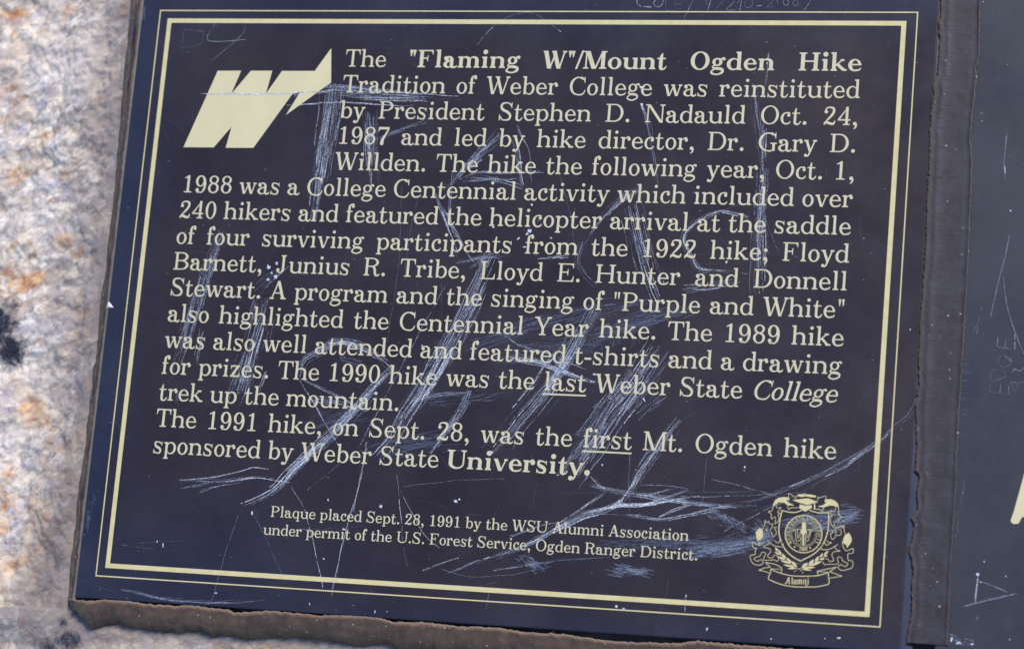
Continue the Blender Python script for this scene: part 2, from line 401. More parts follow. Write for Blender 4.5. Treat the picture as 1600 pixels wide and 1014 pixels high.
        g.rect(52, X-h*1.15, w-50, X); g.rect(42, 0, w-42, h*1.15); g.diag(100, 8, w-110, X-8, V*1.2)
        g.poly((52, X), (52, X-150), (74, X-150), (110, X-h)); g.poly((w-42, 0), (w-42, 160), (w-64, 160), (w-104, h))
    # ---- capitals
    elif c in 'BDPRELFHTIN' or c in 'KMUJ':
        x0 = 108 if c not in 'MN' else 92
        x1 = x0+V; C = CAP
        if c == 'J':
            x0 = w*.50; x1 = x0+V
            g_stem(g, x0, 140, C); g.foot(x0, x1, C, -1)
            g.ering(44, x1, -14, 330, V*.8, V, h, h*1.2, 205, 360); g.dot(44+B*1.1, 118, B*1.1)
        elif c == 'T':
            x0 = (w-V)/2; x1 = x0+V
            g_stem(g, x0, 0, C); g.foot(x0, x1, 0, 1, x0-86, x1+86); g.rect(34, C-h*1.1, w-34, C)
            g.poly((34, C), (34-8, 500), (52, 500), (70, 590), (120, C-h)); g.poly((w-34, C), (w-26, 500), (w-52, 500), (w-70, 590), (w-120, C-h))
        elif c == 'U':
            xr = w-98
            g_stem(g, x0, 200, C); g.foot(x0, x1, C, -1, x0-76, x1+76)
            t = h*1.2; g.rect(xr-t, 220, xr, C); g.foot(xr-t, xr, C, -1, xr-t-84, xr+76)
            g.ering(x0, xr, -16, 430, V, t, h*1.3, h, 180, 360)
        elif c == 'N':
            t = h*1.15
            g.rect(x0+4, 0, x0+4+t, C); g.foot(x0+4, x0+4+t, 0, 1, x0-70, x0+t+84)
            xr = w-90; g.rect(xr-t, 0, xr, C); g.foot(xr-t, xr, C, -1, xr-t-84, xr+74)
            g.diag(x0+V*.52, C-4, xr-V*.5, -8, V*1.22); g.rect(x0-72, C-h, x0+V*.8, C)
        elif c == 'M':
            t = h*1.15; xr = w-90
            g.rect(x0+8, 0, x0+8+t, C); g.foot(x0+8, x0+8+t, 0, 1, x0-70, x0+t+84)
            g_stem(g, xr-V, 0, C); g.foot(xr-V, xr, 0, 1, xr-V-70, xr+70)
            g.diag(x0+V*.62, C-4, w*.47, -4, V*1.2); g.diag(w*.47+V*.3, -4, xr-V*.66, C-4, t*1.15)
            g.rect(x0-70, C-h, x0+V*.9, C); g.rect(xr-V*.8, C-h, xr+70, C)
        else:
            g_stem(g, x0, 0, C)
            if c == 'H':
                xr = w-106; g.foot(x0, x1, 0, 1, x0-74, x1+70); g.foot(x0, x1, C, -1, x0-74, x1+70)
                g_stem(g, xr-V, 0, C); g.foot(xr-V, xr, 0, 1, xr-V-70, xr+74); g.foot(xr-V, xr, C, -1, xr-V-70, xr+74)
                g.rect(x1-4, 345, xr-V+4, 345+h*1.1)
            elif c == 'I': g.foot(x0, x1); g.foot(x0, x1, C, -1)
            elif c == 'D':
                g.rect(x0-74, 0, x0+5, h); g.rect(x0-74, C-h, x0+5, C)
                g.rect(x1-5, 0, w*.52, h*1.05); g.rect(x1-5, C-h*1.05, w*.52, C)
                g.ering(2*w*.5-(w-44), w-44, 0, C, V, V*1.06, h*1.05, h*1.05, -91, 91)
            elif c in 'PBR':
                yb = 318 if c == 'P' else 352; wr = w-50 if c == 'P' else w-84
                g.rect(x0-74, C-h, x0+5, C)
                mid = w*.50; g.rect(x1-5, C-h, mid, C); g.rect(x1-5, yb, mid, yb+h)
                g.ering(2*mid-wr, wr, yb, C, V, V*1.04, h, h, -91, 91)
                if c == 'P': g.foot(x0, x1, 0, 1, x0-74, x1+84)
                elif c == 'B':
                    g.rect(x0-74, 0, x0+5, h); g.rect(x1-5, 0, mid, h)
                    wr = w-46; g.ering(2*mid-wr, wr, 0, yb+h, V, V*1.08, h, h, -91, 91)
                else:
                    g.foot(x0, x1, 0, 1, x0-74, x1+70)
                    g.line([(w*.50, yb+h/2), (w*.65, yb-40), (w*.69, 180), (w*.73, 50), (w*.84, 10), (w-16, 70)], [h, V*.9, V, V*.9, h*1.4, h*.7])
            elif c in 'EFL':
                g.rect(x0-74, 0, x0+5, h) if c != 'F' else g.foot(x0, x1, 0, 1, x0-74, x1+92)
                xr = w-62
                if c != 'L':
                    g.rect(x0-74, C-h, x0+5, C); g.rect(x1-5, C-h, xr, C); g.poly((xr, C), (xr+4, C-190), (xr-18, C-190), (xr-44, C-100), (xr-96, C-h))
                    g.rect(x1-5, 352, w*.60, 352+h); g.poly((w*.56, 374), (w*.60, 245), (w*.635, 245), (w*.635, 505), (w*.60, 505))
                else: g.foot(x0, x1, C, -1, x0-74, x1+84)
                if c != 'F':
                    xr = w-50; g.rect(x1-5, 0, xr, h); g.poly((xr, 0), (xr+14, 225), (xr-10, 225), (xr-40, 110), (xr-100, h))
            elif c == 'K':
                g.foot(x0, x1); g.foot(x0, x1, C, -1)
                g.poly((x1-5, 255), (x1-5, 255+h*1.4), (w*.70, C-20), (w*.70+h*1.5, C-20)); g.hs(w*.76, C, 92, -1)
                g.diag(w-130, 15, w*.42, 430, V*1.25); g.hs(w-124, 0, 108, 1)
    elif c == 'O': g.ering(42, w-42, -16, CAP+16, V*1.04, V*1.04, h, h)
    elif c == 'Q':
        g.ering(42, w-42, -16, CAP+16, V*1.04, V*1.04, h, h); g.line([(w*.4, 120), (w*.6, 60), (w-80, -90)], [h, V, h])
    elif c in 'CG':
        g.ering(42, w-42+V*.4, -16, CAP+16, V*1.04, V, h*1.1, h*1.1, 52, 272 if c == 'C' else 280)
        g.line([(w*.66, CAP+2), (w*.77, CAP-46), (w-86, CAP-150)], [h*1.1, h*1.2, h*.8])
        g.poly((w-70, CAP+12), (w-100, CAP+12), (w-122, CAP-80), (w-88, CAP-235), (w-66, CAP-235))
        if c == 'C':
            g.line([(w*.52, -16+h*.55), (w*.72, 10), (w*.86, 80), (w-52, 200)], [h*1.1, h*1.35, h*1.1, h*.7])
        else:
            xr = w-96; g.line([(w*.52, -16+h*.55), (w*.64, 0), (xr-V*.6, 60)], [h*1.1, h*1.2, h*1.1]); g.rect(xr-V, 20, xr, 330); g.foot(xr-V, xr, 335, -1, xr-V-86, xr+66)
            g.poly((xr-V, 110), (xr-V, 20), (xr, 0), (xr, 110))
    elif c == 'S':
        k = V*1.05; C = CAP
        g.line([(w-108, C-150), (w*.70, C-40), (w*.48, C+14-h/2), (w*.26, C-46), (w*.185, C-170), (w*.30, C-290), (w*.62, 330), (w*.80, 190), (w*.72, 44), (w*.49, -14+h/2), (w*.28, 34), (w*.15, 170)],
               [h*.7, h*1.05, h*1.05, k*.75, k*.85, k, k, k*.85, k*.75, h*1.05, h*1.05, h*.7])
        g.poly((w-74, C+12), (w-106, C+12), (w-120, C-70), (w-92, C-232), (w-70, C-232)); g.poly((46, -10), (78, -10), (100, 80), (66, 250), (46, 250))
    elif c == 'A':
        g.diag(112, 10, w*.49, CAP, h*1.2); g.diag(w*.49, CAP+12, w-136, 10, V*1.2); g.poly((w*.49-h*.6, CAP), (w*.49+V*.6, CAP), (w*.49+V*.4, CAP+14), (w*.49-10, CAP+14))
        g.rect(w*.24, 220, w*.70, 220+h); g.hs(110, 0, 96, 1); g.hs(w-130, 0, 112, 1)
    elif c in 'VWY':
        t = h*1.15; C = CAP
        if c == 'W':
            b, m, d = w*.30, w*.52, w*.69
            g.diag(118, C-5, b, -8, V*1.12); g.diag(b+22, -8, m+6, C-60, t); g.diag(m-56, C-5, d, -8, V*1.12); g.diag(d+22, -8, w-92, C-5, t)
            g.hs(112, C, 98, -1); g.hs(m-50, C, 96, -1); g.hs(w-92, C, 82, -1)
        elif c == 'V':
            g.diag(126, C-5, w*.50, -8, V*1.16); g.diag(w*.50+22, -8, w-112, C-5, t); g.hs(118, C, 104, -1); g.hs(w-108, C, 92, -1)
        else:
            x0 = (w-V)/2; g.rect(x0, 0, x0+V, 310); g.foot(x0, x0+V, 0, 1, x0-86, x0+V+86)
            g.diag(128, C-5, x0+V*.45, 290, V*1.14); g.diag(x0+V*.72, 290, w-112, C-5, t*1.1); g.hs(118, C, 104, -1); g.hs(w-106, C, 92, -1)
    # ---- figures
    elif c == '0': g.ering(50, w-50, -14, CAP-2, V, V, h, h)
    elif c == '1':
        x0 = w*.42; g_stem(g, x0, 0, CAP-10); g.foot(x0, x0+V, 0, 1, x0-118, x0+V+110, 20); g.poly((x0+V, CAP-2), (x0+V-20, CAP-2), (x0-120, CAP-100), (x0-120, CAP-132), (x0+6, CAP-110))
    elif c == '2':
        C = CAP
        g.line([(w*.20, C-190), (w*.23, C-80), (w*.45, C-2-h*.6), (w*.72, C-70), (w*.76, C-200), (w*.62, C-350), (w*.34, 190), (w*.16, 50)], [h, h*1.1, h*1.2, V*.9, V*.95, V*.9, h*1.2, h*1.2])
        g.dot(w*.235, C-205, B*1.1); g.line([(w*.13, 72), (w*.32, 95), (w*.62, 42), (w*.80, 60), (w*.86, 170)], [h*1.4, V, V*.95, h*1.6, h*.7])
        g.rect(w*.10, 0, w*.20, 70)
    elif c == '3':
        C = CAP
        g.ering(w*.16, w*.80, 380, C-2, V, V, h, h, -85, 130); g.ering(w*.12, w*.86, -14, 416, V, V, h, h, -130, 85)
        g.dot(w*.22, C-150, B*1.1); g.dot(w*.2, 140, B*1.1)
    elif c == '4':
        x0 = w*.585; g_stem(g, x0, 0, CAP-2); g.foot(x0, x0+V, 0, 1, x0-84, x0+V+74, 20); g.rect(34, 175, w-36, 175+h*1.15)
        g.poly((34, 175), (34, 175+h*1.2), (x0+V-30, CAP-2), (x0+V, CAP-2), (x0+V*.4, CAP-90), (94, 195))
    elif c == '7':
        C = CAP
        g.rect(66, C-h*2.1, w-46, C-2); g.poly((66, C), (54, C-190), (78, C-190), (112, C-h*2), (112, C))
        g.line([(w-70, C-h*1.4), (w*.66, 410), (w*.47, 210), (w*.43, 40)], [h*1.3, h*1.6, V*1.15, V*1.45]); g.dot(w*.43, 40, V*.72)
    elif c == '8':
        C = CAP
        g.ering(w*.135, w*.865, C-350, C-2, V*.86, V*.86, h, h); g.ering(w*.09, w*.91, -14, C-300, V*.95, V*.95, h, h)
        g.diag(w*.30, C-262, w*.70, C-398, V*.9)
    elif c in '96':
        n0 = len(g.p); C = CAP
        g.ering(w*.09, w*.80, 250, C-2, V, V*.7, h, h)
        g.ering(w*.12, w*.91, -14, C-2, V, V, h, h, -118, 92)
        g.dot(w*.245, 118, B*1.1); g.line([(w*.36, 4), (w*.25, 40), (w*.20, 100)], [h, h*1.3, h*1.3])
        if c == '6': g.p[n0:] = [[(w-x, C-16-y) for x, y in q] for q in g.p[n0:]]
    # ---- points
    elif c in '.,;:':
        r = V*.76; x = w/2; g.dot(x, r-14, r)
        if c in ',;': g.line([(x+r*.72, r*.6), (x+r*.55, -70), (x-r*.5, -150)], [h*1.6, h*1.3, h*.6])
        if c in ':;': g.dot(x, X-r, r)
    elif c == '-': g.rect(32, 180, w-32, 180+h*1.7)
    elif c == '/': g.diag(20, -20, w-20, CAP+20, h*1.5)
    elif c == '"':
        for q in (.33, .67): g.poly((w*q-14, 455), (w*q+14, 455), (w*q+V*.5, CAP), (w*q-V*.5, CAP))
    return g.p, w

_cache = {}
def union(polys, eps=1e-3):
    """overlapping simple polygons -> one clean triangulated sheet"""
    V, F = [], []
    for p in polys:
        q = [p[0]]
        for t in p[1:]:
            if abs(t[0]-q[-1][0])+abs(t[1]-q[-1][1]) > eps*2: q.append(t)
        if len(q) > 2 and abs(q[0][0]-q[-1][0])+abs(q[0][1]-q[-1][1]) <= eps*2: q.pop()
        if len(q) < 3: continue
        ar = sum(q[i][0]*q[(i+1) % len(q)][1]-q[(i+1) % len(q)][0]*q[i][1] for i in range(len(q)))
        if abs(ar) < eps*eps: continue
        if ar < 0: q.reverse()
        F.append(list(range(len(V), len(V)+len(q)))); V += q
    P = [[V[i] for i in f] for f in F]
    E = [(f[i], f[(i+1) % len(f)]) for f in F for i in range(len(f))]
    r = delaunay_2d_cdt([Vector(v) for v in V], E, [], 0, eps)
    vs = np.array([(v.x, v.y) for v in r[0]]); fs = [list(f) for f in r[2]]
    c = np.array([vs[f].mean(0) for f in fs]); keep = np.zeros(len(fs), bool)
    for p in P:
        q = np.array(p); lo, hi = q.min(0), q.max(0)
        ix = np.nonzero((~keep) & (c[:, 0] > lo[0]) & (c[:, 0] < hi[0]) & (c[:, 1] > lo[1]) & (c[:, 1] < hi[1]))[0]
        if not len(ix): continue
        x, y = c[ix, 0], c[ix, 1]; ins = np.zeros(len(ix), bool)
        for (xa, ya), (xb, yb) in zip(p, p[1:]+p[:1]):
            if ya != yb: ins ^= ((ya > y) != (yb > y)) & (x < (xb-xa)*(y-ya)/(yb-ya)+xa)
        keep[ix[ins]] = True
    return [tuple(v) for v in vs], [f for f, k in zip(fs, keep) if k]
def glyph_tris(c, bold):
    if (c, bold) not in _cache:
        p, w = glyph(c, bold); _cache[c, bold] = (*union(p, .05), w)
    return _cache[c, bold]

INK = .10          # printed lettering lies this far (mm) above the plate
class Sheet:
    """flat printed shapes on the plate, gathered in mm (u right, v down)"""
    def __init__(s): s.v = []; s.f = []; s.m = []; s.cur = 0
    def add(s, vs, fs, z=INK):
        n = len(s.v); s.v += [W(u, v, z) for u, v in vs]
        for f in fs:
            a = [vs[i] for i in f]
            ar = sum(a[i][0]*a[(i+1) % len(a)][1]-a[(i+1) % len(a)][0]*a[i][1] for i in range(len(a)))
            s.f.append([n+i for i in (f if ar < 0 else f[::-1])]); s.m.append(s.cur)
    def polys(s, P, z=INK): s.add(*union(P, 1e-4), z)
    def text(s, t, u, v, size, bold=False, slant=0, space=278, z=INK):
        k = size/1000.0
        for c in t:
            if c == ' ': u += space*k; continue
            vs, fs, w = glyph_tris(c, bold)
            s.add([(u+(x+slant*y)*k, v-y*k) for x, y in vs], fs, z); u += w*k
        return u
    def build(s, name, material, parent): return link(name, s.v, s.f, material, parent, mats=s.m)

# ================================================================ the rock that carries the plaques
def build_rock():
    xs = np.concatenate([-np.geomspace(4, .345, 26)[:-1], np.linspace(-.345, -.19, 230), np.linspace(-.19, .02, 200)[1:], np.linspace(.02, .5, 60)[1:], np.geomspace(.5, 4, 24)[1:]])
    ys = np.concatenate([-np.geomspace(4, .24, 26)[:-1], np.linspace(-.24, .21, 520), np.geomspace(.21, 4, 26)[1:]])
    V = []; lich = []; soil_shade = []; rust = []; pale = []
    RUST = [(-99.4, -7.3, 11.200000000000001, 3.0), (-65.3, -7.7, 8.0, 3.0), (-62.4, 219.3, 10.4, 9.0), (-43.8, 222.2, 6.4, 5.0), (-68.0, 200.6, 9.600000000000001, 8.0), (-63.9, 141.8, 7.2, 4.0), (-48.9, 121.5, 8.0, 5.0), (-53.3, 86.5, 4.0, 3.0), (-32.1, 162.2, 6.4, 5.0), (-38.1, 129.5, 6.4, 4.0), (-56.5, 214.0, 8.0, 8.0), (-19.7, 199.5, 5.6000000000000005, 5.0), (-41.5, 284.4, 9.600000000000001, 3.0), (-55.6, 295.1, 8.0, 4.0), (-28.9, 110.4, 3.2, 4.0), (-68.2, 62.7, 4.0, 2.0), (-65.6, 248.3, 6.4, 6.0), (-71.3, 145.3, 6.4, 6.0)]
    PALE = [(-76.0, 17.9, 26, 12), (-37.4, 11.7, 12, 16), (-65.9, 186.8, 14, 12), (-64.0, 231.3, 16, 18), (-52.4, 200.2, 16, 10), (-49.9, 36.4, 14, 10), (-71.9, 110.3, 18, 10), (-50.9, 301.6, 14, 8)]
    nz = noise.noise
    for y in ys:
        for x in xs:
            u = x*1000+200; v = 150-y*1000
            dl = max(0, -19-u); db = max(0, v-324)
            q = Vector((x*38, y*44, 0)); q2 = Vector((x*120, y*140, 3.3))
            big = noise.fractal(Vector((x*9, y*9, 1.7)), 1, 2, 3)
            rid = abs(nz(q)) + .5*abs(nz(q*2.1))
            fin = noise.fractal(q2, .9, 2.1, 5)
            step = math.floor((nz(Vector((x*30, y*24, 8)))+.1*nz(q2))*5)/5      # flaky ledges
            z = -10.5 - .20*dl - .10*db + big*2.2 + (rid-.5)*3.4 + fin*1.8 + step*3.6
            if dl == 0 and db == 0 and u < 1100: z = min(z, -8.5) if u > -19 else z
            near = max(0, 1-min(dl+ (0 if u < -10 else 1e3), db + (0 if v > 318 else 1e3))/(12 if u < -19 else 20))
            z += near*((-9.5 if u < -19 else -11.5)-z)*.85
            r = math.hypot(x, y)
            if r > .45: z -= 260*(r-.45)**1.6*.6
            V.append((x, y, z/1000))
            l = 0
            for (cu, cv, ru, rv) in ((-84, 168, 15, 15), (-74, 182, 10, 12), (-17, 333, 9, 6), (-26, 339, 15, 6), (-20, 324, 3, 5)):
                d = math.hypot((u-cu)/ru, (v-cv)/rv); l = max(l, (1.5 if cu < -60 else 1.25)-d)
            near_ = -160 < u < 0 and -40 < v < 380
            rust.append(min(1, sum(math.exp(-((u-p[0])/p[2])**2-((v-p[1])/p[3])**2) for p in RUST)) if near_ else 0)
            pale.append(min(1, sum(math.exp(-((u-p[0])/p[2])**2-((v-p[1])/p[3])**2) for p in PALE)) if near_ else 0)
            lich.append(max(0, min(1.2, l*.85)))
            soil_shade.append(min(.97, 1.0*max(0, 1-math.hypot(dl/40, db/18))**.8+.75*max(0, 1-math.hypot((u+24)/46, (v-318)/75))))  # soil tone plus the soft shadow painted in beside the beads
    nx, ny = len(xs), len(ys)
    F = [(j*nx+i, j*nx+i+1, (j+1)*nx+i+1, (j+1)*nx+i) for j in range(ny-1) for i in range(nx-1)]
    o = link('rock_ground', V, F, M['rock'], None, {'lichen': lich, 'soil_shade': soil_shade, 'rust': rust, 'pale': pale}, True)
    tag(o, kind='structure')
build_rock()

# ================================================================ plates
def slab(name, u0, v0, u1, v1, zt, th, material, parent, bev=.6, navy=None):
    """thin metal sheet with a small rounded rim; navy(u,v) gives how much reflected sky blue is painted in"""
    us = np.concatenate([[u0, u0+bev*.3, u0+bev], np.linspace(u0+bev, u1-bev, 60)[1:-1], [u1-bev, u1-bev*.3, u1]])
    vs = np.concatenate([[v0, v0+bev*.3, v0+bev], np.linspace(v0+bev, v1-bev, 60)[1:-1], [v1-bev, v1-bev*.3, v1]])
    V = []; A = []
    def drop(t, a, b):
        d = min(t-a, b-t); return 0 if d >= bev else bev*.55*(1-d/bev)**2
    for v in vs:
        for u in us:
            V.append(W(u, v, zt-max(drop(u, u0, u1), drop(v, v0, v1)))); A.append(navy(u, v) if navy else 0)
    nx, ny = len(us), len(vs)
    F = [(j*nx+i, (j+1)*nx+i, (j+1)*nx+i+1, j*nx+i+1) for j in range(ny-1) for i in range(nx-1)]
    rim = [i for i in range(nx)] + [j*nx+nx-1 for j in range(1, ny)] + [(ny-1)*nx+i for i in range(nx-2, -1, -1)] + [j*nx for j in range(ny-2, 0, -1)]
    n = len(V)
    for r in rim: V.append((V[r][0], V[r][1], (zt-th)/1000)); A.append(A[r])
    k = len(rim)
    for i in range(k): F.append((rim[i], rim[(i+1) % k], n+(i+1) % k, n+i))
    F.append(tuple(n+i for i in range(k)))
    return link(name, V, F, material, parent, {'edge_tint': A})

plaque = empty('plaque', 'dark plum metal plaque with cream lettering, double border, flaming W emblem and round crest', 'plaque', (0, 0, 0))
def navy(u, v):  # sky reflection painted in as a bluer tint along the margins
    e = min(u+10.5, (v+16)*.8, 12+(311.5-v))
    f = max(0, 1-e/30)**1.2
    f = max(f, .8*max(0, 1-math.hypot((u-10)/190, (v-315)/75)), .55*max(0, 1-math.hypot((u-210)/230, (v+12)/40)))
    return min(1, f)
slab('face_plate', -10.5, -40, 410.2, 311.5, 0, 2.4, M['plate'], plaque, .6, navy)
# bevelled right-hand edge of the plate, navy all along
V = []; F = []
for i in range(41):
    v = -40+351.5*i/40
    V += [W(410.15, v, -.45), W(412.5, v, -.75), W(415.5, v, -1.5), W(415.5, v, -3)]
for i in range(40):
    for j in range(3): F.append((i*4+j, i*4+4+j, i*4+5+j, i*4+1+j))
link('bevelled_edge', V, F, M['bevel'], plaque, {'edge_tint': [1]*len(V)})

def frame(name, u0, v0, u1, v1, t, material):
    s = Sheet()
    vs = [(u0, v0), (u1, v0), (u1, v1), (u0, v1), (u0+t, v0+t), (u1-t, v0+t), (u1-t, v1-t), (u0+t, v1-t)]
    s.add(vs, [(0, 1, 5, 4), (1, 2, 6, 5), (2, 3, 7, 6), (3, 0, 4, 7)])
    return s.build(name, material, plaque)
tag(frame('border_line', -.3, -.3, 400.3, 300.3, .62, M['gold']), 'thin pale gold outer border line')
tag(frame('border_line', 4.6, 4.4, 394.8, 295.7, 2.4, M['gold']), 'thick pale gold inner border line')

# ---- lettering
SIZE = 12.81
LINES = ["The *\"Flaming W\"/Mount Ogden Hike*", "Tradition of Weber College was reinstituted", "by President Stephen D. Nadauld Oct. 24,", "1987 and led by hike director, Dr. Gary D.", "Willden. The hike the following year, Oct. 1,",
 "1988 was a College Centennial activity which included over", "240 hikers and featured the helicopter arrival at the saddle", "of four surviving participants from the 1922 hike; Floyd", "Barnett, Junius R. Tribe, Lloyd E. Hunter and Donnell", "Stewart. A program and the singing of \"Purple and White\"",
 "also highlighted the Centennial Year hike. The 1989 hike", "was also well attended and featured t-shirts and a drawing", "for prizes. The 1990 hike was the _last_ Weber State ~College~", "trek up the mountain.", "The 1991 hike, on Sept. 28, was the _first_ Mt. Ogden hike", "sponsored by Weber State *University.*"]
def set_line(t, u0, u1, v, size, name='text_line'):
    k = size/1000
    words = t.split(' '); b = False; tot = 0; st = []
    for w in words:
        ww = 0
        for c in w:
            if c == '*': b = not b
            elif c in '_~': pass
            else: ww += (WB if b else WR)[c]
        tot += ww
    sp = ((u1-u0)/k-tot)/max(1, len(words)-1) if u1 else 278
    s = Sheet(); u = u0; b = False; it = False; un = None; lines = []
    for w in words:
        for c in w:
            if c == '*': b = not b; continue
            if c == '~': it = not it; continue
            if c == '_':
                if un is None: un = u
                else: lines.append((un, u)); un = None
                continue
            u = s.text(c, u-(2.2*k*10 if it and c != 'C' else 0), v, size, b, .24 if it else 0)
        u += sp*k
    o = s.build(name, M['letter'], plaque)
    for a, e in lines:
        q = Sheet(); q.add([(a+.1, v+1.55), (e, v+1.55), (e, v+2.35), (a+.1, v+2.35)], [(0, 1, 2, 3)]); q.build('underline', M['letter'], o)
    return o
for i, t in enumerate(LINES):
    u0 = 106.2 if i < 5 else 23.2; u1 = 374.5
    if i in (13, 15): u1 = None
    set_line(t, u0, u1, 30.0+13.71*i, SIZE)
set_line("Plaque placed Sept. 28, 1991 by the WSU Alumni Association", 90.9, 305.8, 264.8, 7.56)
set_line("under permit of the U.S. Forest Service, Ogden Ranger District.", 88.0, 311.1, 273.9, 7.56)

# ---- flaming W emblem
def zz(ox, oy, k): return lambda pts: [pm(ox+x/k, oy+y/k) for x, y in pts]
e1 = zz(240, 0, 3.168)
s = Sheet(); s.polys([e1([(318, 352), (434, 352), (384, 468), (482, 352), (588, 352), (556, 466), (636, 353), (798, 353), (880, 240), (879, 410), (655, 571), (724, 460), (694, 458), (494, 733), (357, 733), (386, 629), (298, 731), (148, 730)])])
tag(s.build('flaming_letter_emblem', M['emblem'], plaque), 'solid cream slanted W with a flame tail at its right')

# ---- crest (traced in millimetres on the plate)
crest = bpy.data.objects.new('crest', None); COL.objects.link(crest); crest.parent = plaque; crest.location = W(*pm(1255, 845)); crest.empty_display_size = .01
CP = Vector(crest.location)
cz = zz(1160, 760, 5.963)          # whole-crest survey
c1 = zz(1160, 760, 11.93); c2 = zz(1240, 760, 11.93); c3 = zz(1160, 840, 11.93); c4 = zz(1240, 840, 11.93)
def cbuild(name, items, z=INK):
    """items: ('l', pts, widths mm) strokes, ('p', pts) solids"""
    g = Pen(1, 1); P = []
    for it in items:
        if it[0] == 'l':
            g.p = []; g.line(it[1], it[2]*CK, 4); P += g.p
        else: P.append(it[1])
    s = Sheet(); s.polys(P, z)
    s.v = [tuple(Vector(v)-CP) for v in s.v]
    return s.build(name, M['gold'], crest)
CK = .72
cbuild('shield', [('l', cz([(371, 222), (440, 238), (500, 238), (548, 222), (560, 214)]), .62), ('l', cz([(625, 218), (660, 232), (720, 244), (803, 240)]), .62),
                  ('l', cz([(371, 220), (352, 300), (340, 400), (352, 480), (392, 575), (460, 645), (540, 692)]), .72), ('l', cz([(803, 238), (803, 320), (795, 420), (745, 545), (660, 630), (540, 692)]), .72)])
def circ(cx, cy, r, n=48): return [pm(1160+(cx+r*math.cos(2*math.pi*i/n))/5.963, 760+(cy+r*math.sin(2*math.pi*i/n)*1.01)/5.963) for i in range(n+1)]
CX, CY = 571, 441
def ringline(r, w): return ('l', circ(CX, CY, r), w)
cbuild('seal_ring', [ringline(172, .62), ringline(123, .22)])
dots = []
for i in range(56):
    a = 2*math.pi*i/56
    if abs(math.sin(a+math.pi/2)) > .985 and math.sin(a) < 0: continue
    r0, r1 = 104, 116
    dots.append(('l', cz([(CX+r0*math.cos(a), CY+r0*math.sin(a)), (CX+r1*math.cos(a+.03), CY+r1*math.sin(a+.03))]), .22))
cbuild('seal_ring', dots)
def ring_text(t, a0, a1, r, size, flip=False):
    P = []; tot = sum(250 if c == ' ' else WR[c]+40 for c in t)
    x = 0; R0, k = r, size/1000
    for c in t:
        w = 250 if c == ' ' else WR[c]+40
        if c != ' ':
            a = math.radians(a0+(a1-a0)*(x+w/2)/tot)
            p, _ = glyph(c, False)
            for q in p:
                o = []
                for gx, gy in q:
                    lx = (gx-w/2)*k; ly = gy*k
                    if not flip: px = (R0+ly)*math.cos(a)-lx*math.sin(a); py = (R0+ly)*math.sin(a)+lx*math.cos(a)
                    else: px = (R0-ly)*math.cos(a)+lx*math.sin(a); py = (R0-ly)*math.sin(a)-lx*math.cos(a)
                    o.append((CX+px, CY+py))
                P.append(('p', cz(o)))
        x += w
    return P
# centre of the lettering is set around the seal's own centre
cbuild('seal_lettering', ring_text("WEBER STATE UNIVERSITY", 141, 399, 133, 43) + ring_text("1889", 107, 76, 158, 46, True)
       + [('p', circ(487, 562, 8, 8)[:-1]), ('p', circ(632, 570, 8, 8)[:-1])])
cbuild('torch', [('p', cz([(556, 328), (592, 330), (594, 400), (598, 424), (586, 434), (586, 442), (576, 442), (576, 548), (560, 548), (560, 442), (549, 440), (544, 420), (554, 395)]))])
s_ = .34
cbuild('monogram', [('l', cz([(548, 442), (547, 546)]), .26), ('l', cz([(587, 442), (588, 548)]), .26), ('l', cz([(478, 396), (548, 396)]), s_), ('l', cz([(478, 398), (478, 412), (492, 414), (502, 500), (530, 502), (548, 470)]), s_), ('l', cz([(548, 398), (520, 482), (514, 412), (524, 396)]), s_),
                    ('l', cz([(600, 396), (656, 398), (656, 412)]), s_), ('l', cz([(656, 412), (640, 416), (616, 500), (594, 502), (588, 470)]), s_), ('l', cz([(598, 410), (606, 480), (630, 414), (612, 398)]), s_)])
def leaves(zf, spine, L0):
    out = []
    for (bx, by, tx, ty, w) in L0:
        dx, dy = tx-bx, ty-by; d = math.hypot(dx, dy); nx, ny = -dy/d*w, dx/d*w
        out.append(('p', zf([(bx, by), (bx+dx*.35+nx, by+dy*.35+ny), (bx+dx*.7+nx*.8, by+dy*.7+ny*.8), (tx, ty), (bx+dx*.7-nx*.8, by+dy*.7-ny*.8), (bx+dx*.35-nx, by+dy*.35-ny)])))
    out.append(('l', zf(spine), .25)); return out
cbuild('laurel_branch', leaves(c3, [(620, 200), (720, 330), (860, 470), (1020, 565), (1100, 610), (1130, 665)],
   [(675, 255, 605, 175, 20), (690, 320, 598, 252, 17), (725, 330, 680, 218, 20), (790, 405, 655, 345, 20), (808, 400, 742, 290, 24), (890, 475, 708, 415, 20), (915, 480, 818, 362, 26), (985, 545, 760, 498, 20), (1022, 545, 908, 428, 28), (1010, 562, 838, 572, 17)]))
cbuild('laurel_branch', leaves(c4, [(645, 240), (540, 370), (330, 480), (140, 560), (70, 575), (10, 640)],
   [(560, 325, 655, 238, 20), (570, 352, 636, 320, 15), (490, 365, 550, 285, 20), (480, 400, 590, 385, 18), (395, 450, 478, 335, 24), (380, 475, 530, 440, 20), (280, 505, 385, 395, 26), (270, 520, 475, 475, 20), (148, 552, 275, 460, 28), (160, 558, 410, 548, 22), (140, 575, 345, 605, 17)]))
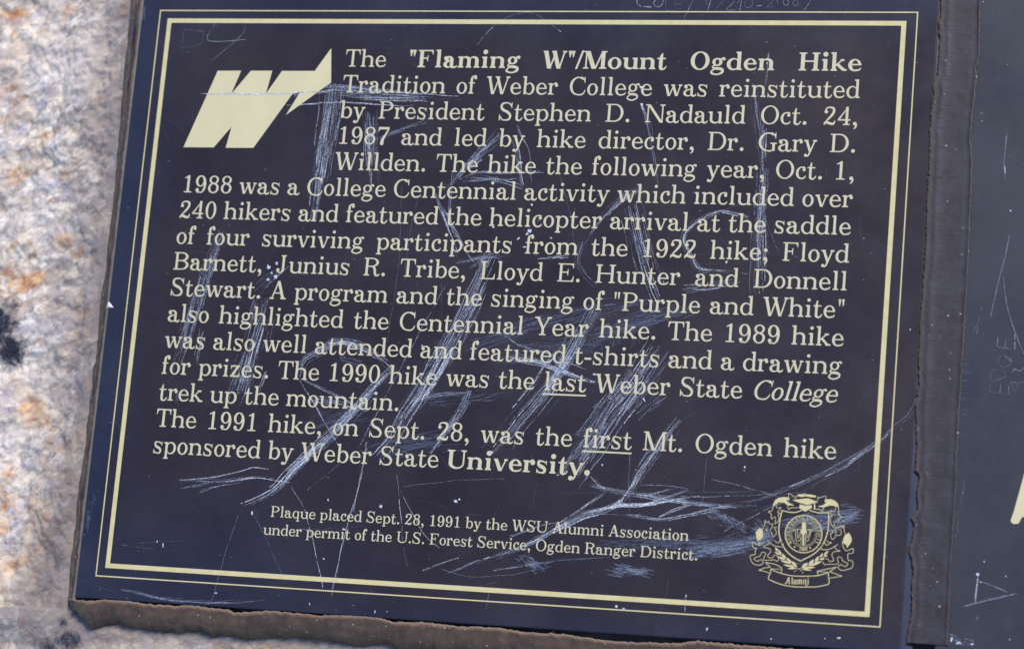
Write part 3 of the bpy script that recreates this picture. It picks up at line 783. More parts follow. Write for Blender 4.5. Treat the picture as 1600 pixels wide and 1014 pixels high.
cbuild('ribbon_banner', [('l', c3([(530, 580), (640, 630), (800, 680), (960, 708), (1190, 715)]), .55), ('l', c4([(232, 713), (420, 705), (560, 672), (650, 645)]), .55),
   ('l', c3([(530, 575), (520, 660), (490, 720), (485, 765)]), .55), ('l', c3([(485, 765), (620, 830), (800, 885), (1000, 910), (1190, 915)]), .55), ('l', c4([(232, 913), (420, 910), (560, 885), (650, 858), (662, 800), (650, 720), (652, 645)]), .55),
   ('l', c3([(500, 655), (400, 618), (305, 603)]), .42), ('l', c3([(305, 603), (420, 558), (525, 545)]), .42), ('l', c3([(525, 545), (425, 455)]), .42), ('l', c3([(425, 455), (600, 490), (720, 550), (735, 590), (720, 640)]), .45), ('l', c3([(535, 572), (640, 580), (715, 580)]), .3),
   ('l', c4([(665, 752), (760, 735), (900, 712)]), .42), ('l', c4([(900, 712), (760, 660), (668, 628)]), .42), ('l', c4([(668, 628), (800, 545)]), .42), ('l', c4([(800, 545), (620, 580), (450, 620), (445, 640), (465, 710)]), .45), ('l', c4([(455, 632), (560, 632), (650, 640)]), .32)])
bl = []
for x, t, e in ((928, 728, 866), (966, 772, 866), (1000, 772, 866), (1036, 772, 868), (1070, 772, 868), (1104, 772, 868), (1144, 772, 868), (1181, 772, 890), (1226, 776, 872), (872, 742, 864)):
    bl.append(('p', c3([(x-9, t+10), (x, t), (x+9, t+10), (x+9, e-10), (x, e), (x-9, e-10)])))
for x0, y0, x1, y1 in ((966, 858, 1000, 866), (1036, 786, 1070, 772), (1070, 786, 1104, 772), (1144, 786, 1181, 772), (845, 806, 872, 802)): bl.append(('l', c3([(x0, y0), (x1, y1)]), .32))
bl += [('l', c3([(795, 840), (815, 850), (838, 800), (852, 748), (876, 742)]), .6), ('p', c3([(1212, 752), (1226, 738), (1240, 752), (1226, 764)])), ('l', c3([(1181, 884), (1198, 892), (1216, 880)]), .35)]
cbuild('banner_lettering', bl)
cbuild('helmet_roll', [('p', c1([(1030, 148), (1100, 140), (1193, 142), (1193, 180), (1100, 192), (1030, 176)])), ('p', c2([(230, 140), (330, 150), (425, 172), (415, 200), (320, 195), (230, 180)]))])
cbuild('graduation_cap', [('p', c1([(930, 250), (1193, 218), (1193, 335), (1060, 300)])), ('p', c2([(230, 217), (300, 225), (460, 290), (240, 345), (230, 340)])), ('p', c2([(120, 330), (235, 358), (335, 340), (340, 400), (290, 425), (215, 468), (160, 430), (95, 395)])), ('p', c2([(380, 318), (402, 312), (408, 420), (378, 425)]))])
cbuild('mantling', [('p', c1([(572, 385), (575, 330), (610, 250), (680, 205), (770, 192), (840, 200), (880, 225), (870, 245), (820, 250), (850, 290), (960, 345), (960, 352), (860, 345), (850, 375), (835, 340), (780, 300), (690, 290), (630, 325), (600, 345)])),
   ('l', c1([(575, 380), (545, 450), (480, 460)]), .36), ('l', c1([(480, 462), (545, 520), (530, 570), (555, 605)]), .36), ('l', c1([(555, 605), (600, 560), (620, 600), (605, 690)]), .34), ('l', c1([(635, 330), (630, 370), (660, 400), (720, 380)]), .36), ('l', c1([(720, 380), (700, 430), (655, 470), (705, 505), (665, 520), (680, 590), (660, 650), (605, 695)]), .34),
   ('l', c1([(868, 245), (865, 125), (960, 185), (985, 178)]), .36), ('l', c1([(1000, 240), (998, 205), (1025, 175)]), .34), ('l', c1([(840, 375), (870, 430), (900, 395), (1045, 392), (1060, 375)]), .36)])
cbuild('mantling', [('p', c2([(575, 285), (600, 240), (690, 230), (770, 260), (830, 320), (840, 390), (820, 380), (780, 370), (730, 350), (660, 355), (600, 375), (570, 385), (545, 385), (460, 372), (460, 362), (550, 345), (615, 292)])),
   ('l', c2([(838, 380), (840, 480), (860, 545), (910, 562)]), .4), ('l', c2([(910, 562), (845, 600), (840, 665)]), .36), ('l', c2([(830, 690), (800, 650), (765, 670), (755, 760)]), .34), ('l', c2([(790, 390), (770, 440), (740, 462), (700, 440)]), .36), ('l', c2([(700, 440), (682, 480), (718, 545), (665, 575), (690, 610), (690, 680), (755, 765)]), .34),
   ('l', c2([(580, 285), (600, 175), (480, 210), (460, 190), (445, 265)]), .36), ('l', c2([(410, 420), (500, 430), (540, 460), (545, 400), (575, 420)]), .36)])
cbuild('heraldic_cat', [('l', c1([(370, 790), (410, 730), (425, 625), (445, 670), (490, 640), (500, 690), (570, 700), (540, 780), (510, 820)]), .34), ('l', c1([(440, 780), (465, 830)]), .5), ('l', c1([(540, 840), (575, 935), (620, 890), (635, 850), (600, 760), (650, 760)]), .34), ('p', c1([(320, 765), (250, 850), (262, 950), (290, 1010), (345, 985), (385, 930), (378, 800)])),
   ('l', c3([(300, 60), (330, 140), (375, 90)]), .36), ('l', c3([(320, 145), (230, 95), (205, 80), (180, 95), (205, 180), (265, 195), (240, 240), (238, 305), (165, 320), (145, 360), (180, 450), (240, 498), (330, 505), (385, 470), (375, 430), (345, 400)]), .4), ('l', c3([(345, 400), (270, 435), (220, 390), (250, 360), (320, 340), (370, 265), (435, 290), (395, 390), (420, 415), (600, 412), (640, 440), (680, 395)]), .36),
   ('l', c3([(640, 325), (590, 325), (560, 370), (490, 365), (475, 320), (525, 260), (510, 205), (390, 165), (510, 95), (470, 45)]), .36), ('l', c3([(515, 95), (610, 150), (740, 165), (765, 130), (720, 70)]), .42), ('l', c3([(600, 40), (640, 85), (690, 80), (700, 20)]), .36), ('l', c3([(640, 330), (690, 395)]), .3)])
cbuild('heraldic_cat', [('l', c2([(960, 870), (940, 790), (935, 710), (915, 770), (880, 715), (870, 750), (800, 770), (770, 800), (800, 850), (780, 900), (830, 910), (880, 890), (890, 830), (850, 790)]), .36), ('l', c2([(665, 820), (720, 805), (730, 850), (690, 885), (705, 960), (740, 980), (790, 920)]), .36), ('p', c2([(965, 885), (1020, 870), (1035, 850), (1050, 890), (1085, 960), (1080, 1014), (930, 1014), (925, 985)])),
   ('p', c4([(930, -2), (1080, -2), (1085, 60), (1040, 130), (990, 190), (985, 120), (960, 125), (920, 90)])), ('l', c4([(915, 60), (920, 160), (985, 240), (1060, 210), (1110, 200), (1105, 280), (1015, 300), (1020, 410), (1085, 425), (1108, 470), (1090, 550), (1010, 585), (900, 605), (840, 570), (835, 530), (880, 495)]), .4),
   ('l', c4([(880, 495), (960, 530), (1010, 500), (1000, 470), (920, 430), (885, 360), (820, 370), (835, 470), (800, 490), (640, 490), (580, 500), (540, 440)]), .36), ('l', c4([(600, 390), (640, 395), (670, 435), (745, 425), (740, 380), (715, 320), (750, 260), (875, 245)]), .36), ('l', c4([(875, 245), (800, 215), (775, 165), (830, 115)]), .34), ('l', c4([(780, 150), (680, 205), (560, 220), (525, 205), (515, 150), (590, 95)]), .42), ('l', c4([(585, 95), (620, 140), (660, 110), (710, 90), (640, 75), (615, 40)]), .36)])

# ---- scratches and scuffs cut into the face
SCR = [0]
def hair(s, pts, w, z0=.02):
    """one ribbon of bare metal; pts in mm"""
    SCR[0] += 1; z = z0+(SCR[0] % 97)*.0008
    if len(pts) < 2: return
    Lp, Rp = [], []
    n = len(pts)
    for i, (x, y) in enumerate(pts):
        a, b = pts[max(0, i-1)], pts[min(n-1, i+1)]
        dx, dy = b[0]-a[0], b[1]-a[1]; d = math.hypot(dx, dy) or 1
        t = w/2*(.35+.65*math.sin(math.pi*min(1, max(0, (i+.6)/(n+.2))))**.5)*random.uniform(.7, 1.25)
        Lp.append((x-dy/d*t, y+dx/d*t)); Rp.append((x+dy/d*t, y-dx/d*t))
    vs = Lp+Rp
    s.add(vs, [(i, i+1, n+i+1, n+i) for i in range(n-1)], z)
def resample(px, step=3.0):
    P = [px[0]]+list(px)+[px[-1]]; out = []
    for i in range(len(px)-1):
        p0, p1, p2, p3 = P[i], P[i+1], P[i+2], P[i+3]
        m = max(2, int(math.hypot(p2[0]-p1[0], p2[1]-p1[1])/step))
        for j in range(m):
            t = j/m
            out.append(tuple(.5*((2*p1[a])+(-p0[a]+p2[a])*t+(2*p0[a]-5*p1[a]+4*p2[a]-p3[a])*t*t+(-p0[a]+3*p1[a]-3*p2[a]+p3[a])*t**3) for a in (0, 1)))
    out.append(tuple(px[-1])); return out
def band(px, wpx, n, hw=.6, cover=.6, z0=.02, parent=None, name='scratch', m='scratch', dash=.5, frame=pm, wob=1.0):
    """a swipe of n hairline scratches scattered over a band wpx wide; hw hairline width in survey pixels"""
    s = Sheet(); C = resample(px); K = len(C)
    if n > 4: n = int(n*1.35); hw *= .84
    hot = .3 if hw < .5 else .5 if hw < .76 else .75
    if hw >= .76 and z0 < .1: z0 = .12
    for k in range(n):
        s.cur = 1 if random.random() < hot and m == 'scratch' else 0
        off = random.gauss(0, .37)*wpx if n > 1 else 0
        a = random.random()*(1-cover)*1.15-.05; ln = min(1, cover*random.uniform(.45, 1.25)) if n > 2 else 1
        i0 = max(0, int(a*K)) if n > 2 else 0; i1 = min(K, i0+max(3, int(ln*K)))
        ph = random.random()*9; fan = random.gauss(0, .24)*wpx if n > 2 else 0
        w = hw*random.choice((.35, .5, .6, .8, 1.0, 1.35))*.338*(.62 if s.cur else 1)
        run = []
        for i in range(i0, i1):
            x, y = C[i]; A, B = C[max(0, i-1)], C[min(K-1, i+1)]
            dx, dy = B[0]-A[0], B[1]-A[1]; d = math.hypot(dx, dy) or 1
            o = off+fan*(i/K-.5)+wob*.5*math.sin(i*.35+ph)+random.gauss(0, .12)*wob
            run.append(frame(x-dy/d*o, y+dx/d*o))
            if random.random() < dash*.16 and len(run) > 3:
                hair(s, run, w, z0); run = []
                if random.random() < .5: w = hw*random.choice((.3, .5, .7, 1.1, 1.6))*.338
        if len(run) > 1: hair(s, run, w, z0)
    return s.build(name, [M[m], M['bright']], parent or plaque)
def scuff(px, wpx, n, hw=.4, ln=12, ang=None, parent=None, m='faint', frame=pm):
    """a rubbed patch: many short fine strokes along a direction"""
    s = Sheet(); C = resample(px, 2)
    for k in range(n):
        i = min(len(C)-1, int(random.betavariate(1.6, 1.6)*len(C))); x, y = C[i]; A, B = C[max(0, i-1)], C[min(len(C)-1, i+1)]
        dx, dy = B[0]-A[0], B[1]-A[1]; d = math.hypot(dx, dy) or 1
        o = random.gauss(0, .30)*wpx
        cx, cy = x-dy/d*o, y+dx/d*o
        a = (math.atan2(dy, dx) if ang is None else math.radians(ang))+random.gauss(0, .09); l = ln*random.uniform(.3, 1.3)
        pts = [frame(cx+math.cos(a)*l*(t-.5), cy+math.sin(a)*l*(t-.5)+.4*math.sin(t*5+k)) for t in (0, .33, .66, 1)]
        hair(s, pts, hw*random.choice((.4, .6, .9, 1.3))*.338, .02)
    return s.build('scuff', M[m], parent or plaque)
def chips(L_, parent=None, frame=pm, name='chipped_spot'):
    for (x, y, rx, ry, a) in L_:
        s = Sheet()
        SCR[0] += 1; n = 11; q = []
        for i in range(n):
            t = 2*math.pi*i/n; r = random.uniform(.45, 1.25); ux, uy = .75*rx*r*math.cos(t), .75*ry*r*math.sin(t); c, sn = math.cos(math.radians(a)), math.sin(math.radians(a))
            q.append(frame(x+ux*c-uy*sn, y+ux*sn+uy*c))
        s.add(q, [tuple(range(n))], .22+(SCR[0] % 20)*.004)
        s.build(name, M['chip'], parent or plaque)

# big T with its foot strokes, upper left
band([(478, 140), (530, 137), (600, 143), (670, 148), (722, 152)], 9, 20, .75, .5)
band([(528, 149), (560, 152), (615, 154), (668, 155)], 6, 13, .7, .6)
band([(440, 146), (490, 144)], 3, 3, .6, .8); band([(446, 166), (530, 160), (640, 165), (665, 152)], 3, 4, .6, .7)
band([(522, 132), (515, 190), (506, 240), (499, 290), (491, 347)], 22, 38, .62, .5); band([(514, 160), (507, 210), (503, 260), (492, 300)], 14, 14, .8, .35)
band([(575, 175), (577, 215), (578, 260), (579, 300)], 13, 20, .7, .5); band([(577, 205), (576, 235)], 7, 12, .9, .7); band([(590, 170), (588, 230), (592, 290)], 5, 5, .45, .6)
band([(575, 225), (610, 208), (640, 197), (668, 189)], 4, 8, .55, .6)
# big A in the middle of the upper text
band([(776, 203), (757, 228), (740, 247), (718, 272)], 7, 11, .6, .6); band([(784, 215), (745, 247), (728, 263), (703, 292), (690, 290)], 7, 14, .7, .5); band([(752, 245), (730, 262)], 6, 9, .8, .8)
band([(807, 193), (815, 215), (826, 235), (829, 255), (828, 270), (831, 285)], 2, 4, .6, .8); band([(803, 215), (812, 250), (815, 280), (818, 296), (825, 323)], 6, 10, .6, .5)
band([(720, 283), (745, 271), (790, 271), (850, 269)], 3, 6, .6, .6); band([(722, 283), (760, 280), (800, 280), (830, 275)], 4, 7, .55, .6); band([(730, 275), (775, 282), (816, 293)], 6, 11, .6, .5)
band([(709, 270), (704, 300), (702, 322), (705, 347), (718, 372), (735, 405)], 3, 6, .7, .6); band([(680, 302), (692, 335), (706, 370), (720, 411)], 4, 6, .75, .7); band([(688, 318), (704, 348), (712, 368), (730, 397), (742, 410)], 3, 4, .6, .7)
band([(712, 411), (760, 402), (806, 398)], 4, 7, .65, .6); band([(733, 421), (768, 400), (790, 408)], 9, 8, .55, .6); band([(840, 405), (900, 400)], 3, 4, .5, .7)
# right-hand A and d
band([(985, 315), (998, 370), (1010, 420), (1025, 460), (1033, 472)], 20, 26, .6, .5); band([(1002, 290), (960, 322), (930, 355), (908, 384)], 8, 14, .6, .5); band([(912, 378), (905, 410), (915, 430), (937, 452)], 9, 10, .55, .5); band([(982, 298), (950, 330)], 4, 4, .5, .7)
band([(1195, 262), (1190, 330), (1188, 380), (1186, 440), (1188, 458)], 13, 26, .62, .5); band([(1176, 120), (1182, 180), (1193, 260)], 10, 9, .5, .5); band([(1200, 82), (1194, 142)], 4, 4, .6, .7); band([(1195, 190), (1192, 280)], 5, 6, .8, .5)
band([(1170, 340), (1130, 330), (1090, 345), (1070, 365), (1068, 380), (1080, 402), (1093, 421), (1130, 426), (1168, 432)], 6, 9, .6, .55); band([(1065, 452), (1110, 448), (1160, 440)], 9, 12, .75, .5); band([(1085, 453), (1120, 450), (1158, 442)], 3, 4, .8, .7)
band([(1004, 163), (1014, 200), (1020, 235), (1025, 270), (1030, 305)], 4, 6, .65, .5); band([(1003, 163), (1012, 185)], 3, 5, 1.0, .9)
band([(1125, 330), (1180, 322), (1215, 390), (1218, 392)], 2, 2, .35, .9, m='faint')
# left column of strokes
band([(345, 360), (330, 402), (318, 440), (305, 480), (293, 520), (282, 555), (274, 588)], 15, 34, .62, .4); band([(318, 512), (304, 568)], 6, 7, .7, .6); band([(278, 610), (275, 642)], 8, 7, .4, .6)
band([(412, 465), (402, 505), (390, 545), (380, 580), (370, 610), (360, 634)], 24, 44, .62, .4); band([(412, 510), (400, 556)], 3, 5, 1.0, .8); band([(392, 560), (376, 622)], 12, 12, .9, .5); band([(418, 580), (400, 622)], 7, 7, .8, .6)
band([(448, 412), (420, 437), (398, 458), (394, 472)], 12, 8, .5, .6)
# the Z-shaped letter, lower left
band([(617, 573), (580, 610), (555, 640), (520, 677), (490, 702), (450, 742), (425, 767), (372, 792)], 14, 44, .75, .42); band([(560, 632), (520, 672), (450, 740)], 8, 14, 1.0, .35)
band([(469, 592), (475, 566), (500, 550), (525, 535), (560, 540), (590, 560), (614, 582)], 9, 28, .65, .45); band([(467, 592), (490, 630), (525, 690), (542, 712)], 2, 2, .6, .9); band([(470, 592), (525, 618), (580, 646)], 3, 5, .65, .7); band([(485, 622), (540, 632), (560, 642)], 8, 14, .65, .5); band([(530, 560), (580, 575)], 8, 8, .5, .6)
# the two long slanted strokes in the centre
band([(768, 400), (748, 445), (720, 505), (690, 560), (662, 612), (640, 645), (612, 690), (588, 716)], 24, 60, .72, .36); band([(708, 545), (682, 590), (660, 625)], 8, 20, 1.0, .5); band([(700, 540), (640, 640)], 16, 16, .7, .4)
band([(640, 625), (680, 618), (735, 612)], 6, 9, .65, .6); band([(735, 608), (720, 640), (700, 668), (672, 708)], 8, 16, .75, .5)
band([(755, 440), (735, 482), (720, 507)], 9, 6, .5, .6)
scuff([(660, 630), (720, 625), (790, 612)], 16, 40, .5, 30); scuff([(600, 705), (660, 690), (710, 690)], 30, 90, .45, 40, -9); scuff([(480, 660), (540, 650), (580, 660)], 30, 60, .4, 30, -20)
# second T
band([(932, 480), (905, 530), (887, 560), (872, 582), (850, 616), (815, 657), (790, 690), (768, 714)], 20, 46, .68, .42); band([(890, 555), (850, 612)], 8, 12, .95, .6)
band([(795, 558), (850, 570), (880, 582), (930, 596), (960, 606)], 9, 22, .8, .5); band([(785, 520), (810, 540), (860, 555), (930, 585)], 4, 4, .5, .8); band([(870, 575), (905, 588)], 7, 10, 1.0, .8)
scuff([(740, 538), (830, 510), (930, 485), (1000, 470)], 22, 110, .55, 45); scuff([(930, 528), (1000, 503), (1076, 486)], 22, 170, .5, 34); scuff([(780, 560), (860, 545), (930, 545)], 30, 70, .4, 40, -8); scuff([(880, 545), (950, 535), (1020, 520)], 20, 60, .4, 10, 90)
# right-hand slanted stroke
band([(1030, 540), (1000, 585), (985, 606), (955, 642), (930, 682), (905, 716), (883, 752)], 34, 74, .7, .36); band([(1010, 590), (960, 655)], 16, 16, .9, .5); band([(976, 600), (950, 622), (921, 643)], 2, 3, .6, .9); band([(1040, 615), (992, 655)], 12, 8, .5, .7)
band([(1062, 655), (1035, 690), (1015, 715), (1000, 736), (985, 762), (970, 785), (955, 797)], 11, 26, .7, .45); band([(984, 708), (983, 760), (984, 802)], 1, 2, .45, 1)
# fan of strokes under the text at the right
band([(922, 759), (970, 768), (1010, 775), (1060, 783), (1130, 790), (1182, 792)], 5, 18, .65, .45); band([(923, 744), (940, 760), (968, 766)], 4, 6, .6, .7)
band([(908, 803), (960, 791), (1010, 788), (1060, 780), (1093, 775)], 4, 9, .95, .6); band([(1000, 779), (1040, 766), (1063, 759)], 3, 5, .85, .7); band([(990, 793), (1050, 775), (1075, 766)], 4, 4, .6, .7)
band([(935, 803), (990, 805), (1035, 811), (1094, 800), (1152, 786)], 4, 7, .65, .6); band([(1030, 808), (1060, 795), (1113, 779)], 2, 4, .75, .8); band([(880, 770), (990, 769), (1180, 768)], 1, 2, .35, 1, m='faint'); band([(1000, 757), (1060, 760), (1085, 768)], 2, 3, .4, .8)
band([(974, 783), (945, 796), (910, 807), (870, 826), (825, 850), (768, 872)], 9, 26, .75, .45); band([(972, 783), (955, 793)], 5, 9, 1.0, .9); band([(945, 769), (900, 800), (872, 818)], 3, 6, .65, .7); band([(792, 841), (840, 824), (900, 812)], 2, 4, .5, .8)
band([(768, 890), (830, 880), (900, 872), (1000, 868)], 3, 4, .4, .8)
scuff([(1105, 795), (1130, 808), (1165, 826)], 13, 130, .5, 9, 28, m='scratch'); scuff([(935, 852), (1010, 846), (1090, 850), (1185, 838)], 22, 190, .5, 26, -4); scuff([(1080, 862), (1140, 856), (1200, 836)], 18, 190, .55, 30, -8, m='scratch')
scuff([(812, 868), (832, 880), (850, 890)], 15, 80, .5, 8, 35, m='scratch'); scuff([(955, 896), (980, 890), (1012, 896)], 15, 90, .55, 18, 12, m='scratch'); scuff([(1180, 820), (1200, 835), (1190, 850)], 22, 120, .5, 8, m='scratch')
scuff([(1225, 815), (1280, 812), (1338, 800)], 26, 190, .5, 22, -8, m='scratch'); scuff([(1300, 830), (1320, 815), (1338, 802)], 10, 60, .5, 14, -30, m='scratch'); scuff([(1215, 875), (1240, 880), (1280, 878)], 4, 30, .5, 8)
scuff([(895, 680), (920, 667), (928, 660)], 6, 40, .45, 8)
# long arc on the right
band([(1432, 622), (1420, 645), (1400, 662), (1370, 690), (1320, 721), (1260, 752), (1180, 781), (1120, 790)], 5, 11, .42, .4); band([(1395, 668), (1370, 692), (1322, 728), (1290, 745)], 5, 11, .6, .5)
# scribble under the last line, left
band([(278, 751), (330, 746), (370, 738), (395, 731), (421, 733)], 2, 5, .6, .8); band([(305, 751), (345, 752), (400, 745), (440, 750), (460, 752)], 4, 8, .6, .6); band([(281, 763), (330, 755), (362, 753)], 2, 4, .7, .8); band([(307, 770), (340, 760), (392, 754)], 3, 4, .7, .7)
band([(300, 147), (420, 147), (520, 142)], 2, 4, .95, .7); band([(455, 146), (500, 140)], 8, 6, .9, .6)
# lone long scratches
for px in ([(573, 690), (560, 760), (540, 830), (525, 895), (518, 930)], [(573, 700), (561, 756), (551, 800)]): band(px, 1.5, 2, .55, 1)
for px in ([(372, 805), (350, 870), (335, 925), (328, 940)], [(455, 760), (475, 795), (490, 850), (505, 920)], [(395, 800), (415, 840), (435, 885), (445, 910)], [(620, 740), (625, 790), (630, 850), (636, 885)], [(625, 765), (660, 830), (686, 856)], [(430, 829), (520, 825), (572, 821)],
           [(480, 766), (520, 733), (560, 706), (600, 690)], [(690, 888), (730, 900), (800, 897), (862, 884)], [(1104, 715), (1100, 760), (1093, 812)], [(1112, 748), (1180, 765), (1240, 785)], [(1170, 800), (1240, 775), (1310, 735)],
           [(745, 72), (775, 38), (810, 22), (835, 22), (877, 50)], [(190, 851), (240, 857)], [(215, 848), (285, 844)], [(700, 440), (650, 530), (560, 700)], [(628, 290), (622, 420), (600, 560)], [(655, 300), (640, 370), (632, 440)], [(870, 260), (890, 330), (900, 400)], [(1000, 770), (1090, 776), (1250, 770)], [(690, 440), (690, 520)],
           [(628, 760), (720, 750), (790, 748)], [(1130, 830), (1200, 795), (1260, 770)], [(745, 880), (790, 862)], [(728, 920), (772, 910), (778, 908)], [(1045, 900), (1040, 930), (1030, 965)], [(1072, 927), (1070, 955)], [(764, 920), (760, 950)]):
    band(px, 1, 1, .42, 1, dash=.5)
band([(700, 896), (750, 876), (812, 858)], 3, 4, .6, .8); band([(660, 891), (716, 871)], 2, 2, .5, .9)
band([(184, 921), (250, 935), (300, 940), (350, 941), (425, 935)], 4, 12, .55, .4); band([(120, 905), (180, 925)], 2, 2, .35, .8, m='faint')  # first band paints the shine along the lower edge as hairlines
# small doodles, top left, and the scratched writing along the top edge
for px in ([(287, 46), (318, 50)], [(318, 50), (314, 68), (285, 76)], [(288, 46), (284, 78)], [(337, 36), (326, 64), (385, 62)], [(383, 38), (378, 55), (331, 95)]): band(px, .8, 1, .6, 1, dash=.2, wob=.4)
top = [[(1001, -4), (995, 3), (1000, 10), (1018, 12)], [(1028, -2), (1021, 5), (1026, 12), (1034, 9), (1036, 0), (1028, -2)], [(1040, -6), (1041, 17)], [(1040, 17), (1055, 17)], [(1055, -2), (1055, 14)], [(1055, 0), (1066, 0)], [(1055, 7), (1064, 7)], [(1055, 14), (1066, 14)], [(1086, -4), (1078, 12), (1068, 30)], [(1102, -4), (1106, 8), (1116, 7)], [(1112, -4), (1106, 18)],
       [(1134, -2), (1115, 18)], [(1144, -4), (1147, 4), (1135, 15), (1140, 17), (1150, 16)], [(1160, -4), (1150, 12), (1163, 14)], [(1160, -4), (1156, 19)], [(1174, -3), (1164, 5), (1167, 13), (1176, 8), (1174, -3)], [(1182, 10), (1191, 9)], [(1199, 2), (1206, -2), (1206, 5), (1198, 11), (1210, 11)], [(1228, -2), (1223, 4), (1229, 10), (1233, 4), (1228, -2)], [(1243, 0), (1238, 5), (1243, 11), (1248, 6), (1243, 0)], [(1254, 0), (1266, 1), (1256, 17)], [(1214, -2), (1216, 7)]]
for px in top: band(px, .6, 1, .5, 1, dash=.4, wob=.5, name='scratched_letter')
chips([(828, 361, 7, 4, -30), (824, 366, 4, 3, 0), (831, 320, 3.4, 2, 40), (810, 373, 3.5, 1.6, -40), (861, 372, 2.6, 1.8, 20), (820, 386, 4, 1.5, 0), (771, 355, 3, 1.6, 0), (712, 783, 4.5, 3, 20), (718, 780, 3, 1.6, -30), (595, 791, 3.6, 4, 0), (513, 781, 1.6, 3, 0), (246, 846, 1.4, 2.6, 0), (255, 851, 2, 5, 5), (1007, 625, 2, 5, -30), (963, 947, 3.2, 2.6, 20), (975, 951, 4, 2.2, 20),
       (1422, 515, 1.8, 1.8, 0), (1002, 137, 3.5, 3, 0), (1003, 164, 2.6, 3, 0), (929, 585, 3.2, 2.8, 0), (768, 706, 4, 3, 20), (394, 801, 2, 4, 0), (484, 943, 1.5, 3, 0), (338, 926, 3, 2, 20), (304, 893, 3, 3, 30), (539, 827, 2, 2.6, 0), (420, 418, 4, 6, -30), (433, 412, 3.4, 4, 20), (419, 437, 4.5, 4, 0), (431, 432, 4, 4.6, 0), (425, 427, 2.5, 3, 0), (733, 257, 3, 3.5, 0), (758, 227, 2.6, 2, 0), (1135, 410, 2, 3, 30), (660, 540, 2, 1.5, 0), (872, 742, 3, 1, 0), (1164, 730, 1.6, 3.4, 15), (1163, 735, 1.3, 1.3, 0), (941, 726, 1.4, 3, 15), (1311, 996, 4.5, 2, 0), (1289, 997, 1.2, 1.2, 0), (1205, 998, 2, 2, 0), (605, 955, 1.4, 1.4, 0), (586, 955, 1.4, 4, 20), (1105, 982, 2, 4, 0), (925, 803, 3, 1, 0), (1072, 931, 1.5, 3, 20), (506, 873, 2.4, 2, 0), (1350, 373, 1.6, .9, 10)])
# dust and pin-pricks all over the plate
s = Sheet()
for i in range(700):
    x, y = random.uniform(130, 1440), random.uniform(-5, 990); r = random.choice((.25, .3, .35, .45, .6, .9)); a = random.random()*3.14; e = random.uniform(1, 2.2); SCR[0] += 1
    s.add([pm(x+r*e*math.cos(a+t)*1, y+r*math.sin(a+t)) for t in (0, 1.25, 2.5, 3.75, 5)], [(0, 1, 2, 3, 4)], .02+(SCR[0] % 50)*.0012)
tag(s.build('dust_specks', M['faint'], plaque), kind='stuff')
s = Sheet()
for i in range(90):
    x, y = random.uniform(170, 1420), random.uniform(20, 960); a = random.uniform(0, 3.14); l = random.uniform(8, 60); c = random.uniform(-.3, .3)
    hair(s, [pm(x+l*t*math.cos(a+c*t), y+l*t*math.sin(a+c*t)) for t in (0, .25, .5, .75, 1)], random.uniform(.04, .1))
tag(s.build('hairline_scratches', M['faint'], plaque), kind='stuff')
# abraded patch on the left margin
scuff([(150, 775), (140, 800), (132, 838)], 7, 45, .7, 7, 100)
scuff([(226, 12), (224, 30)], 5, 20, .6, 8, 100)

# ================================================================ neighbouring grey plaque
plaque2 = empty('plaque', 'slate grey metal plaque at the right edge with one cream brush-like stroke', 'plaque', W(520, 140))
P2 = Vector(plaque2.location)
def pm2(x, y):
    u, v = pm(x, y); return u-320, v+10          # stay relative to that plaque's own origin (520, 140)
o = slab('face_plate', 106, -30, 380, 321.5, .2, 2.4, M['grey_plate'], plaque2)
s = Sheet(); s.polys([[pm2(x, y) for x, y in [(1600, 742), (1584, 800), (1579.5, 812), (1580, 816), (1585, 819), (1592, 817.5), (1597, 808), (1603, 807), (1640, 806), (1690, 640), (1668, 560), (1640, 620)]]], .32)
tag(s.build('emblem_stroke', M['emblem'], plaque2), 'thick cream painted stroke with a rounded lower end')
kw = dict(parent=plaque2, frame=pm2, z0=.26, dash=.25, wob=.5)
band([(1574, 205), (1570, 240), (1569, 258), (1571, 284)], 1.2, 3, .55, .8, **kw); band([(1571, 241), (1600, 259)], 1, 1, .35, 1, m='faint', **kw)
band([(1577, 368), (1570, 402), (1560, 440), (1547, 497)], 1.2, 2, .5, .9, **kw); band([(1568, 432), (1572, 470), (1584, 514), (1600, 553)], 1, 2, .5, 1, **kw)
# "EDGE 93" scratched sideways, reading upwards
for px in ([(1546, 612), (1577, 617)], [(1546, 612), (1548, 600)], [(1562, 614), (1564, 602)], [(1577, 617), (1576, 603)], [(1551, 596), (1570, 590)], [(1550, 596), (1548, 582), (1558, 577), (1570, 582), (1570, 592)], [(1564, 556), (1560, 565), (1566, 574), (1578, 571), (1580, 560), (1572, 558)], [(1558, 542), (1586, 546)], [(1558, 542), (1559, 526)], [(1571, 544), (1572, 530)], [(1586, 546), (1586, 522)],
           [(1580, 606), (1588, 610), (1590, 600), (1581, 597), (1580, 606)], [(1590, 600), (1600, 596)], [(1582, 582), (1586, 576), (1594, 580), (1600, 574)], [(1570, 556), (1582, 566)], [(1520, 520), (1530, 500), (1534, 480)], [(1526, 524), (1528, 510)]): band(px, .6, 1, .5, 1, name='scratched_letter', **kw)
band([(1529, 898), (1526, 920), (1523, 946)], 1.6, 5, .8, .8, **kw); band([(1506, 948), (1540, 939), (1591, 927)], 1.5, 5, .75, .8, **kw); band([(1533, 908), (1552, 915), (1574, 924)], 1, 2, .5, 1, **kw); band([(1570, 862), (1588, 833)], 1, 1, .4, 1, m='faint', **kw); band([(1525, 968), (1532, 962)], 2, 3, .4, .8, **kw)
kw2 = dict(parent=plaque2, frame=pm2)
